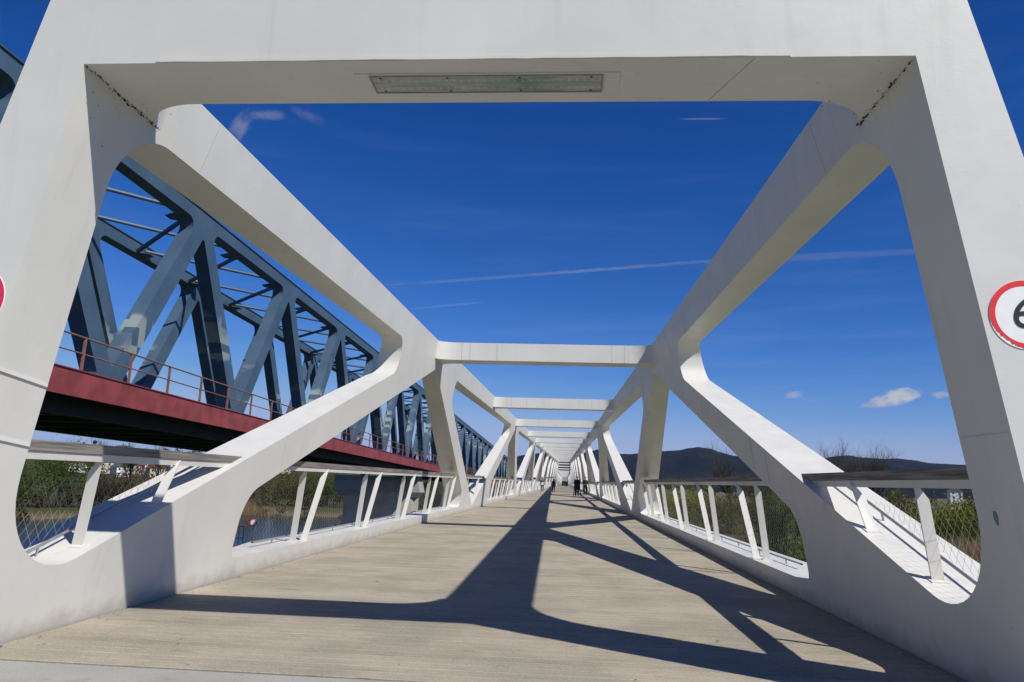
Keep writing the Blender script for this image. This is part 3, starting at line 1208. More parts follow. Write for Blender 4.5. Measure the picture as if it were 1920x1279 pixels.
pier(85.0, 'concrete pier with a flared head under the railway bridge')

# ------------------------------------------------------------------ ground, river, path, hills
WATER_Z = -7.0
def sstep(a, b, x):
    t = min(1.0, max(0.0, (x - a) / (b - a)))
    return t * t * (3 - 2 * t)
def gz(x, y):
    n1 = pnoise(Vector((x * 0.03, y * 0.03, 0)))
    n2 = pnoise(Vector((x * 0.15, y * 0.15, 3)))
    near = 63 + 2.5 * n1 + 0.02 * abs(x) + 260 * sstep(9, 34, x)
    farb = 106 + 4 * n1 + 44 * sstep(-92, -58, x)
    z = -5.0 + 0.25 * n2
    if y > near - 4:
        z = -5.0 + (-8.6 + 5.0) * sstep(near - 4, near + 4, y)
    if y > farb - 6:
        z += 3.0 * sstep(farb - 6, farb + 5, y) * sstep(40, 9, x)
    # embankment carrying the approach
    e = sstep(13, 5, abs(x + 0.5)) * sstep(9, 3.5, y)
    z = z + (-0.75 - z) * e
    # valley side with the town on the left
    t = sstep(430, 900, math.hypot(x, y)) * sstep(-60, -260, x)
    z += t * 19
    z += sstep(1500, 6000, math.hypot(x, y)) * 30
    return z
def spaced(lst):
    out = []
    for a, b, n in lst:
        for k in range(n):
            out.append(a + (b - a) * k / n)
    out.append(lst[-1][1])
    return out
gx = spaced([(-9000, -1500, 8), (-1500, -300, 24), (-300, -60, 40), (-60, 60, 48), (60, 300, 30), (300, 1500, 14), (1500, 9000, 8)])
gy = spaced([(-4000, -60, 6), (-60, 0, 12), (0, 56, 40), (56, 120, 60), (120, 300, 30), (300, 1500, 30), (1500, 9000, 10)])
mb = MB()
for y in gy:
    for x in gx:
        mb.v.append((x, y, gz(x, y)))
nx = len(gx)
for j in range(len(gy) - 1):
    for i in range(nx - 1):
        a = j * nx + i
        mb.f.append((a, a + 1, a + nx + 1, a + nx))
        mb.mi.append(0)
def ground_mat(t, p):
    v = worldpos(t)
    n = t.noise(v, 0.05, 5)
    n2 = t.noise(v, 1.2, 5)
    n3 = t.noise(v, 14, 3)
    c = t.mix(t.ramp(n2, 0.3, 0.7), rgb(0.050, 0.085, 0.018), rgb(0.075, 0.120, 0.024))
    c = t.mix(t.math('MULTIPLY', t.ramp(n, 0.50, 0.66), 0.8), c, rgb(0.115, 0.105, 0.045))
    c = t.mix(t.math('MULTIPLY', n3, 0.35), c, rgb(0.035, 0.055, 0.012))
    sp = t.new('ShaderNodeSeparateXYZ')
    t.l.new(v, sp.inputs[0])
    # the far bank is rough winter-brown grass, the near lawn is mown green
    c = t.mix(t.math('MULTIPLY', t.ramp(t.math('ADD', sp.outputs['Y'], t.math('MULTIPLY', n2, 14.0)), 84, 104), 0.8), c, t.mix(n2, rgb(0.030, 0.034, 0.012), rgb(0.075, 0.066, 0.030)))
    mud = t.ramp(t.math('ADD', sp.outputs['Z'], t.math('MULTIPLY', n2, 0.6)), -5.6, -6.6)
    c = t.mix(mud, c, rgb(0.13, 0.105, 0.07))
    t.put(p.inputs['Base Color'], c)
    bump(t, p, n3, 0.8, 0.08)
struct('ground', mb.mesh('ground', material('meadow', ground_mat, 0.95, 0.1), True))

def water_mat(t, p):
    v = worldpos(t)
    t.put(p.inputs['Base Color'], rgb(0.018, 0.030, 0.038))
    w_ = t.noise(t.scale(v, (0.9, 2.2, 1)), 1.6, 4)
    bump(t, p, w_, 0.35, 0.06)
mb = MB()
mb.poly([(-1500, 50, WATER_Z), (60, 50, WATER_Z), (60, 170, WATER_Z), (-1500, 170, WATER_Z)])
struct('river_water', mb.mesh('river_water', material('water', water_mat, 0.16, 0.14)))

p0 = at_z(80, 1002, -4.9)
mb = MB()
prev = None
for k in range(40):
    x = -130 + 120 * k / 39
    y = p0.y + 1.2 * math.sin(x * 0.03)
    z = gz(x, y) + 0.10
    a, b = (x, y - 0.9, max(z, gz(x, y - 0.9) + 0.06)), (x, y + 0.9, max(z, gz(x, y + 0.9) + 0.06))
    if prev:
        mb.poly([prev[0], a, b, prev[1]])
    prev = (a, b)
struct('gravel_path', mb.mesh('gravel_path', simple('path_gravel', (0.42, 0.37, 0.26), 0.2, 3.0, 0.95), recalc=True))

RIDGE = [(-400, 850), (-150, 852), (0, 853), (200, 852), (400, 856), (600, 860), (800, 862), (900, 860), (960, 857), (985, 852), (1005, 849), (1050, 848),
         (1085, 850), (1108, 844.5), (1122, 841), (1140, 845), (1162, 850), (1180, 850.5), (1200, 849), (1234, 845), (1274, 843), (1293, 838.7), (1312, 837), (1332, 840),
         (1354, 848), (1375, 854), (1410, 858), (1460, 861), (1543, 858.6), (1575, 854), (1597, 853), (1612, 856.5), (1662, 860), (1684, 858.7),
         (1713, 862), (1750, 868.6), (1816, 871.5), (1900, 876), (2050, 880), (2300, 882)]
def ridge_y(px):
    for (x0, y0), (x1, y1) in zip(RIDGE, RIDGE[1:]):
        if px <= x1:
            t = (px - x0) / (x1 - x0)
            t = t * t * (3 - 2 * t) * 0.5 + t * 0.5
            return y0 + (y1 - y0) * t
    return RIDGE[-1][1]
mb = MB()
NX, NR = 620, 26
for i in range(NX + 1):
    px = -400 + 2700 * i / NX
    D = 4300 + 500 * math.sin(px * 0.004) + 220 * math.sin(px * 0.017)
    crest = at_dist(px, ridge_y(px) + 0.6 * pnoise(Vector((px * 0.21, 0, 0))) + 0.35 * pnoise(Vector((px * 0.9, 4, 0))), D)
    v = ray(px, 900)
    dx, dy = v.x / math.hypot(v.x, v.y), v.y / math.hypot(v.x, v.y)
    for j in range(NR + 1):
        t = j / NR
        if t <= 0.75:
            u = t / 0.75
            d = 1700 + (D - 1700) * u
            base = -12 + 20 * u
            z = base + (crest.z - base) * (u ** 1.25) 
            fold = pnoise(Vector((dx * d * 0.0016, dy * d * 0.0016, 1))) * 60 + pnoise(Vector((dx * d * 0.005, dy * d * 0.005, 2))) * 22
            z += fold * math.sin(math.pi * u) * 0.9
            z = min(z, base + (crest.z - base) * (d / D) * 0.985) if u < 0.97 else z
        else:
            u = (t - 0.75) / 0.25
            d = D + 900 * u
            z = crest.z * (1 - u * u) - 20 * u
        mb.v.append((dx * d, dy * d, z))
for i in range(NX):
    for j in range(NR):
        a = i * (NR + 1) + j
        mb.f.append((a, a + NR + 1, a + NR + 2, a + 1))
        mb.mi.append(0)
def forest_mat(t, p):
    v = worldpos(t)
    n = t.noise(v, 0.0035, 5)
    n2 = t.noise(v, 0.04, 4)
    c = t.mix(t.ramp(n, 0.4, 0.62), rgb(0.007, 0.012, 0.014), rgb(0.017, 0.018, 0.018))
    c = t.mix(t.math('MULTIPLY', t.ramp(n2, 0.45, 0.7), 0.5), c, rgb(0.005, 0.008, 0.010))
    c = t.mix(t.math('MULTIPLY', t.ramp(t.noise(v, 0.0023, 4), 0.62, 0.70), 0.7), c, rgb(0.024, 0.030, 0.020))
    t.put(p.inputs['Base Color'], c)
    bump(t, p, n2, 1.0, 9.0)
struct('wooded_hills', mb.mesh('wooded_hills', material('hill_forest', forest_mat, 0.95, 0.05), True, True))

# ------------------------------------------------------------------ vegetation
def leaf_quad(mb, c, s, mi=0):
    a = Vector((rnd.gauss(0, 1), rnd.gauss(0, 1), rnd.gauss(0, 1)))
    if a.length < 1e-3:
        a = Vector((1, 0, 0))
    a.normalize()
    b = a.orthogonal().normalized()
    b.rotate(Quaternion(a, rnd.uniform(0, 6.28)))
    d = a.cross(b)
    o = len(mb.v)
    w_ = s * rnd.uniform(0.35, 0.6)
    l = s * rnd.uniform(0.8, 1.3)
    mb.v += [tuple(c - b * l * 0.5), tuple(c + d * w_ * 0.5), tuple(c + b * l * 0.5), tuple(c - d * w_ * 0.5)]
    mb.f.append((o, o + 1, o + 2, o + 3))
    mb.mi.append(mi)

def branch(mb, a, d, length, r, depth, tips, spread=0.55, n=5, up=0.12):
    segs = 3 if depth > 1 else 2
    p = Vector(a)
    d = Vector(d).normalized()
    for i in range(segs):
        d = (d + Vector((rnd.gauss(0, 0.12), rnd.gauss(0, 0.12), rnd.gauss(0, 0.08) + up * 0.3))).normalized()
        q = p + d * (length / segs)
        r2 = r * (1 - 0.28 * (i + 1) / segs * 1.2)
        mb.tube(p, q, r * (1 - 0.28 * i / segs * 1.2), r2, n=n if depth > 1 else 3, cap=False)
        p = q
        if depth > 0 and i >= 0:
            for _ in range(2 if depth > 2 else rnd.choice((1, 2))):
                nd = d + Vector((rnd.gauss(0, spread), rnd.gauss(0, spread), rnd.gauss(0, spread * 0.6) + up))
                branch(mb, p, nd, length * rnd.uniform(0.52, 0.74), r2 * rnd.uniform(0.45, 0.62), depth - 1, tips, spread, n, up)
    tips.append(p)

def bush(name, label, cat, loc, w, h, mat, n, leaf, seed, group=None, stems=5, lobes=7, skirt=0.0):
    global rnd
    rnd = random.Random(seed)
    root = thing(name, label, cat, loc, group, 0)
    cl = []
    for k in range(lobes):
        a = rnd.uniform(0, 6.283)
        rr = rnd.uniform(0.1, 0.72) * w * 0.5
        zc = rnd.uniform(0.22 if k % 2 else 0.40, 0.80) * h * (1.0 - 0.35 * rr / (w * 0.5))
        cl.append((Vector((rr * math.cos(a), rr * math.sin(a), zc)), rnd.uniform(0.18, 0.30) * w, rnd.uniform(0.18, 0.27) * h))
    mb = MB()
    tips = []
    for k in range(stems):
        c = cl[k % len(cl)][0]
        b = Vector((rnd.uniform(-0.12, 0.12) * w, rnd.uniform(-0.12, 0.12) * w, -0.3))
        dd = c - b
        branch(mb, b, dd, dd.length * 0.55, 0.010 * h + 0.02, 2, tips, 0.45, 5, 0.2)
    link('stems', mb.mesh('stems', BARK, True), root)
    mb = MB()
    sub = []
    for c, rw_, rh in cl:
        for _ in range(9):
            v = Vector((rnd.gauss(0, 1), rnd.gauss(0, 1), rnd.gauss(0, 1))).normalized() * rnd.uniform(0.45, 1.0)
            sub.append((c + Vector((v.x * rw_, v.y * rw_, v.z * rh)), rnd.uniform(0.16, 0.34) * rw_))
    for _ in range(n):
        c, r_ = sub[rnd.randrange(len(sub))]
        q = c + Vector((rnd.gauss(0, r_), rnd.gauss(0, r_), rnd.gauss(0, r_ * 0.75)))
        if q.z < 0.02 * h:
            q.z = rnd.uniform(0.02, 0.25) * h
        leaf_quad(mb, q, leaf * rnd.uniform(0.6, 1.25))
    link('crown', mb.mesh('crown', mat), root)
    return root

def bare_tree(name, label, loc, h, seed, depth=5, mat=None, nleaf=0, leaf=0.2, group=None, spread=0.5):
    global rnd
    rnd = random.Random(seed)
    root = thing(name, label, 'tree', loc, group, rnd.uniform(0, 6))
    mb = MB()
    tips = []
    trunk = h * 0.30
    mb.tube((0, 0, -0.4), (0.02 * h, 0, trunk), 0.020 * h, 0.015 * h, n=8, cap=False)
    t2 = MB()
    for k in range(4):
        d = Vector((rnd.gauss(0, 0.42), rnd.gauss(0, 0.42), 1.0))
        branch(t2, (0.02 * h, 0, trunk - 0.03 * h * k), d, h * rnd.uniform(0.27, 0.36), 0.011 * h, depth - 1, tips, spread, 5, 0.22)
    link('trunk', mb.mesh('trunk', BARK, True), root)
    link('branches', t2.mesh('branches', BARK), root)
    if nleaf:
        mb = MB()
        for _ in range(nleaf):
            q = tips[rnd.randrange(len(tips))] + Vector((rnd.gauss(0, 0.35), rnd.gauss(0, 0.35), rnd.gauss(0, 0.3)))
            leaf_quad(mb, q, leaf * rnd.uniform(0.6, 1.2))
        link('crown', mb.mesh('crown', mat), root)
    return root

def on_ground(px, d):
    v = ray(px, 900)
    k = d / math.hypot(v.x, v.y)
    x, y = v.x * k, v.y * k
    return Vector((x, y, gz(x, y)))

# left bank, seen under the handrail of the first opening
bush('willow_bush', 'large fresh green bush across the water, left of the first handrail post', 'bush', on_ground(112, 148), 15, 11.5, LEAF_GREEN, 9000, 0.30, 11, None, 6, 12)
bush('willow_bush', 'dark green bush at the far left edge of the water', 'bush', on_ground(10, 150), 12, 9, LEAF_GREEN, 6000, 0.30, 12, None, 5, 9)
bush('budding_shrub', 'brown olive shrub right behind the first left handrail post', 'bush', on_ground(205, 150), 9, 8.0, LEAF_BROWN, 5000, 0.28, 13, None, 6, 8)
bush('budding_shrub', 'olive shrub below the hillside houses across the water', 'bush', on_ground(265, 156), 12, 7.2, LEAF_OLIVE, 6500, 0.28, 14, None, 6, 10)
bush('budding_shrub', 'brownish shrub below the second left handrail post', 'bush', on_ground(325, 162), 10, 6.5, LEAF_BROWN, 5000, 0.28, 15, None, 6, 9)
bare_tree('bare_tree', 'small bare tree at far left above the wooden handrail', on_ground(100, 235), 15.5, 21)
nt = bare_tree('bare_tree', 'bare tree holding a dark round nest above the left handrail', on_ground(170, 205), 15.0, 22)
np_ = at_dist(178, 829, 205) - nt.location
np_.rotate(Quaternion((0, 0, 1), -nt.rotation_euler.z))
mb = MB()
for _ in range(260):
    a = Vector((rnd.gauss(0, 1), rnd.gauss(0, 1), rnd.gauss(0, 1))).normalized() * rnd.uniform(0.2, 0.55)
    b = Vector((rnd.gauss(0, 1), rnd.gauss(0, 1), rnd.gauss(0, 1))).normalized() * rnd.uniform(0.2, 0.55)
    mb.tube(np_ + a, np_ + b, 0.02, n=3, cap=False)
mb.tube(np_ - Vector((0, 0, 0.3)), np_ - Vector((0.2, 0.1, 4.0)), 0.05, 0.09, n=5, cap=False)
link('nest', mb.mesh('nest', BARK), nt)
bare_tree('bare_tree', 'bare tree near the right end of the first left handrail', on_ground(243, 190), 14.5, 23)
bare_tree('bare_tree', 'bare tree beside the hillside houses under the railway bridge', on_ground(300, 185), 13.5, 24)
# second left opening
bush('budding_shrub', 'brown shrub on the far bank close to the white diagonal', 'bush', on_ground(468, 168), 12, 10.5, LEAF_BROWN, 5500, 0.26, 31, None, 7, 9)
bush('willow_bush', 'big olive green willow between the first handrail post pairs on the left', 'bush', on_ground(545, 172), 20, 12.0, LEAF_OLIVE, 9000, 0.28, 32, None, 7, 13)
bush('willow_bush', 'green willow beside the dark end of the bridge pier', 'bush', on_ground(622, 172), 15, 11.5, LEAF_GREEN, 7500, 0.28, 33, None, 6, 11)
bush('willow_bush', 'yellowish shrub seen past the pier head on the left', 'bush', on_ground(812, 175), 14, 9.0, LEAF_OLIVE, 6000, 0.28, 34, None, 6, 9)
# right bank
bush('willow_bush', 'yellow green willow right of the second right handrail post', 'bush', on_ground(1690, 98), 13, 7.3, LEAF_OLIVE, 8000, 0.24, 41, None, 6, 12)
bush('willow_bush', 'yellow green willow beside the right portal post', 'bush', on_ground(1800, 92), 13, 7.2, LEAF_YELLOW, 8000, 0.24, 42, None, 6, 12)
bush('willow_bush', 'dark bush under the sloping right diagonal', 'bush', on_ground(1610, 105), 12, 7.2, LEAF_BROWN, 7000, 0.24, 43, None, 6, 10)
bush('willow_bush', 'dark green bush just outside the right portal post', 'bush', on_ground(1905, 90), 12, 6.8, LEAF_GREEN, 7000, 0.24, 44, None, 6, 10)
bush('willow_bush', 'green bush beside the curved end of the second right opening', 'bush', on_ground(1490, 52), 6.5, 5.8, LEAF_GREEN, 6500, 0.17, 45, None, 6, 9)
bush('budding_shrub', 'low brown thicket beside the nearest right handrail pair', 'bush', on_ground(1455, 58), 6, 3.6, LEAF_BROWN, 4500, 0.16, 46, None, 6, 8)
bush('budding_shrub', 'olive shrub seen between the two nearest right handrail pairs', 'bush', on_ground(1365, 112), 13, 6.2, LEAF_OLIVE, 7500, 0.26, 47, None, 6, 11)
bush('willow_bush', 'bright yellow green willow far right of the walking pair', 'bush', on_ground(1292, 122), 17, 7.2, LEAF_YELLOW, 10000, 0.30, 48, None, 6, 12)
bush('willow_bush', 'small yellow green willow next to the far right railing posts', 'bush', on_ground(1228, 135), 13, 7.2, LEAF_YELLOW, 7000, 0.30, 49, None, 6, 10)
bush('budding_shrub', 'dark shrub below the yellow green willows on the right', 'bush', on_ground(1262, 100), 11, 3.4, LEAF_BROWN, 5500, 0.26, 50, None, 6, 9)
bare_tree('bare_tree', 'dark trunked tree behind the nearest right handrail pair', on_ground(1424, 62), 7.4, 51, 5, LEAF_BROWN, 1500, 0.16)
bare_tree('bare_tree', 'slim tree in the curved corner of the second right opening', on_ground(1462, 50), 7.2, 52, 5, LEAF_GREEN, 2600, 0.15)
bare_tree('bare_tree', 'bare tree rising over the handrail left of the wide right diagonal', on_ground(1372, 128), 13.5, 53)
bare_tree('bare_tree', 'bare tree against the sky at the top of the right handrail end', on_ground(1545, 122), 15.0, 54)
bare_tree('bare_tree', 'bare tree against the hills above the right handrail', on_ground(1635, 120), 14.6, 55)
bare_tree('bare_tree', 'spindly bare tree behind the first right handrail post', on_ground(1590, 132), 13.0, 56)

def reeds(name, label, px, d, w, dep, n, h, seed):
    global rnd
    rnd = random.Random(seed)
    c = on_ground(px, d)
    mb = MB()
    for _ in range(n):
        x = rnd.gauss(0, w * 0.35)
        y = rnd.gauss(0, dep * 0.35)
        z = gz(c.x + x, c.y + y) - c.z - 0.05
        hh = h * rnd.uniform(0.55, 1.1)
        lx, ly = rnd.gauss(0, 0.22) * hh, rnd.gauss(0, 0.22) * hh
        ww = rnd.uniform(0.02, 0.05)
        a = rnd.uniform(0, 3.14)
        o = len(mb.v)
        mb.v += [(x - ww * math.cos(a), y - ww * math.sin(a), z), (x + ww * math.cos(a), y + ww * math.sin(a), z), (x + lx, y + ly, z + hh)]
        mb.f.append((o, o + 1, o + 2))
        mb.mi.append(0)
    o = link(name, mb.mesh(name, REED), None, c)
    tag(o, label, 'reeds', None, 'stuff')
reeds('dry_reeds', 'tan dry reeds on the bank beside the right portal post', 1800, 72, 17, 6, 10000, 2.9, 61)
reeds('dry_reeds', 'pale dry reeds low behind the nearest right handrail pair', 1440, 66, 9, 5, 4000, 1.5, 62)
reeds('dry_reeds', 'dry straw coloured reeds at the water left of the pier', 470, 160, 11, 4, 3000, 3.0, 63)

def woodland(name, label, pts, n, leaf, hmin, hmax, mats, seed):
    global rnd
    rnd = random.Random(seed)
    mb = MB()
    hs = []
    tot = len(pts) - 1
    trees = []
    for _ in range(n // 260):
        t = rnd.uniform(0, tot)
        i = min(int(t), tot - 1)
        u = t - i
        x = pts[i][0] + (pts[i + 1][0] - pts[i][0]) * u + rnd.gauss(0, 7)
        y = pts[i][1] + (pts[i + 1][1] - pts[i][1]) * u + rnd.gauss(0, 7)
        h = rnd.uniform(hmin, hmax)
        z = gz(x, y)
        mi = rnd.randrange(len(mats))
        mb.tube((x, y, z - 0.3), (x, y, z + h * 0.7), 0.02 * h, 0.008 * h, n=4, cap=False, mi=len(mats))
        for k in range(6):
            c = Vector((x + rnd.gauss(0, h * 0.16), y + rnd.gauss(0, h * 0.16), z + h * rnd.uniform(0.15, 0.85)))
            for _ in range(43):
                q = c + Vector((rnd.gauss(0, h * 0.10), rnd.gauss(0, h * 0.10), rnd.gauss(0, h * 0.09)))
                q.z = max(q.z, z)
                leaf_quad(mb, q, leaf * rnd.uniform(0.6, 1.3), mi)
    o = link(name, mb.mesh(name, mats + [BARK]))
    tag(o, label, 'woodland', None, 'stuff')
woodland('far_bank_woodland', 'mass of brown and olive trees on the far bank to the left', [(-330, 200), (-200, 190), (-120, 165), (-60, 170), (-25, 180)], 26000, 0.55, 5.0, 8.5, [LEAF_BROWN, LEAF_OLIVE, LEAF_BROWN], 71)
woodland('far_bank_woodland', 'mass of brown and olive trees on the far bank to the right', [(25, 230), (70, 210), (130, 190), (200, 160), (260, 120)], 30000, 0.55, 5.0, 8.6, [LEAF_BROWN, LEAF_OLIVE, LEAF_YELLOW, LEAF_BROWN], 72)
woodland('bank_thicket', 'low dark thicket along the far waterline on the left', [(-260, 113), (-160, 113), (-100, 114), (-84, 122), (-70, 140), (-58, 154), (-30, 158), (8, 158)], 26000, 0.42, 2.4, 4.6, [LEAF_BROWN, LEAF_OLIVE, LEAF_BROWN], 74)
woodland('valley_trees', 'distant hazy belt of trees at the foot of the hills', [(-900, 700), (-400, 800), (0, 900), (400, 800), (900, 600), (1300, 300)], 40000, 1.8, 10, 17, [LEAF_BROWN, LEAF_BROWN, LEAF_OLIVE], 73)
rnd = random.Random(99)

# ------------------------------------------------------------------ houses on the hillside
HW_WHITE = simple('house_white', (0.74, 0.72, 0.67), 0.06, 1.0, 0.8)
HW_CREAM = simple('house_cream', (0.62, 0.54, 0.38), 0.06, 1.0, 0.8)
HW_PINK = simple('house_pink', (0.55, 0.40, 0.33), 0.06, 1.0, 0.8)
ROOF_RED = simple('roof_red', (0.25, 0.085, 0.05), 0.2, 2.0, 0.8)
ROOF_GREY = simple('roof_grey', (0.11, 0.105, 0.10), 0.2, 2.0, 0.8)
WIN = simple('window_dark', (0.03, 0.035, 0.045), 0.2, 2.0, 0.15)
def house(px, py, d, w, l, h, wall_m, roof_m, rz, label, group='houses on the hillside'):
    p = at_dist(px, py, d)
    p.z = gz(p.x, p.y)
    top = at_dist(px, py, d).z
    base = p.z - 0.5
    o = thing('house', label, 'house', (p.x, p.y, p.z), group, rz)
    zb = min(-0.5, 0)
    hh = max(h, top - p.z + h * 0.5)
    mb = MB()
    mb.box((-w / 2, -l / 2, zb), (w / 2, l / 2, hh))
    link('walls', mb.mesh('walls', wall_m), o)
    mb = MB()
    rh = w * 0.33
    e = 0.5
    mb.v = [(-w / 2 - e, -l / 2 - e, hh - 0.1), (w / 2 + e, -l / 2 - e, hh - 0.1), (w / 2 + e, l / 2 + e, hh - 0.1), (-w / 2 - e, l / 2 + e, hh - 0.1), (0, -l / 2 - e, hh + rh), (0, l / 2 + e, hh + rh)]
    mb.f = [(0, 1, 4), (1, 2, 5, 4), (2, 3, 5), (3, 0, 4, 5), (3, 2, 1, 0)]
    mb.mi = [0] * 5
    rf = link('roof', mb.mesh('roof', roof_m), o)
    mb = MB()
    mb.box((w * 0.18, -0.4, hh + rh * 0.3), (w * 0.18 + 0.7, 0.4, hh + rh + 0.8))
    link('chimney', mb.mesh('chimney', roof_m), rf)
    for zf in (hh - 2.2, hh - 5.0):
        if zf < 0.5:
            continue
        nw = max(2, int(w / 3))
        for k in range(nw):
            x = -w / 2 + w * (k + 0.5) / nw
            mb = MB()
            mb.box((x - 0.55, -l / 2 - 0.03, zf), (x + 0.55, -l / 2 + 0.05, zf + 1.3))
            link('window', mb.mesh('window', WIN), o)
        nl = max(2, int(l / 3))
        for k in range(nl):
            y = -l / 2 + l * (k + 0.5) / nl
            mb = MB()
            mb.box((w / 2 - 0.05, y - 0.55, zf), (w / 2 + 0.03, y + 0.55, zf + 1.3))
            link('window', mb.mesh('window', WIN), o)
    return o
HS = [(206, 880, 560, 11, 14, 7, HW_CREAM, ROOF_GREY, 0.5, 'long cream house with grey roof beside the first left handrail post'),
      (238, 874, 640, 10, 12, 8, HW_WHITE, ROOF_RED, 0.3, 'white house with red roof high on the hillside, left of the others'),
      (226, 890, 520, 9, 11, 6, HW_WHITE, ROOF_GREY, 0.9, 'low white house with grey roof nearest the water'),
      (252, 888, 560, 9, 10, 6, HW_PINK, ROOF_RED, 0.2, 'pinkish house with red roof in the middle of the hillside town'),
      (262, 872, 690, 12, 12, 8, HW_WHITE, ROOF_GREY, 0.6, 'wide white house with grey roof near the hilltop'),
      (283, 878, 600, 10, 13, 9, HW_WHITE, ROOF_GREY, 0.4, 'tall white house left of the second left handrail post'),
      (290, 893, 520, 9, 10, 6, HW_CREAM, ROOF_RED, 0.8, 'small cream house with red roof below the tall white house'),
      (300, 868, 720, 11, 12, 7, HW_CREAM, ROOF_RED, 0.5, 'cream house with red roof on the hilltop right of the bare tree'),
      (330, 876, 640, 10, 11, 7, HW_WHITE, ROOF_RED, 0.7, 'white house with red roof just right of the second left handrail post'),
      (345, 868, 700, 10, 10, 7, HW_PINK, ROOF_GREY, 0.2, 'pink house with grey roof close to the handrail end'),
      (492, 888, 610, 11, 12, 7, HW_WHITE, ROOF_RED, 0.4, 'white house with red roof under the slanting left diagonal'),
      (530, 886, 640, 10, 11, 7, HW_WHITE, ROOF_GREY, 0.6, 'white house with grey roof behind the big olive willow'),
      (150, 884, 560, 10, 12, 6, HW_WHITE, ROOF_RED, 0.3, 'white house half hidden behind the large green bush')]
for a in HS:
    house(*a)
house(1790, 925, 640, 8, 14, 3.0, HW_WHITE, ROOF_GREY, -0.3, 'lone white house among trees beside the right portal post', None)

# ------------------------------------------------------------------ little things on the left bank
p = on_ground(483, 76)
bs = thing('waterway_sign', 'small round white sign with red rim on a pole by the water', 'sign', p)
mb = MB()
hz = at_dist(483, 980, 76).z - p.z
mb.tube((0, 0, -0.3), (0, 0, hz), 0.04, n=8)
link('pole', mb.mesh('pole', GALV, True), bs)
mb = MB()
plate_y(mb, (0, hz), 0.34, -0.07, -0.045, 0, 24)
disc(mb, (0, hz), 0, 0.34, -0.07, 0, 24)
link('sign_face', mb.mesh('sign_face', SIGNWHITE), bs)
mb = MB()
disc(mb, (0, hz), 0.25, 0.34, -0.075, 0, 24)
link('red_rim', mb.mesh('red_rim', SIGNRED), bs)
a, b = on_ground(440, 64), on_ground(466, 64)
fn = thing('bank_fence', 'short metal fence on the bank left of the small round sign', 'fence', a)
z1, z0 = at_dist(450, 987, 64).z - a.z, 0
d_ = b - a
for k in range(4):
    q = d_ * (k / 3)
    mb = MB()
    mb.tube((q.x, q.y, -0.3), (q.x, q.y, z1), 0.035, n=8)
    link('post', mb.mesh('post', GALV, True), fn)
for zz in (z1, z1 * 0.55):
    mb = MB()
    mb.tube((0, 0, zz), (d_.x, d_.y, zz), 0.03, n=8)
    link('rail', mb.mesh('rail', GALV, True), fn)

# ------------------------------------------------------------------ people on the deck
SKIN = simple('skin', (0.50, 0.30, 0.22), 0.08, 10, 0.6)
HAIRD = simple('dark_hair', (0.025, 0.018, 0.014), 0.2, 30, 0.7)
HAIRG = simple('grey_hair', (0.10, 0.09, 0.085), 0.2, 30, 0.7)
NAVY = simple('navy_cloth', (0.010, 0.014, 0.030), 0.2, 12, 0.85)
BLACKC = simple('black_cloth', (0.010, 0.010, 0.012), 0.2, 12, 0.85)
SLATE = simple('slate_cloth', (0.065, 0.070, 0.110), 0.2, 12, 0.85)
PALEC = simple('pale_cloth', (0.55, 0.53, 0.53), 0.1, 12, 0.85)

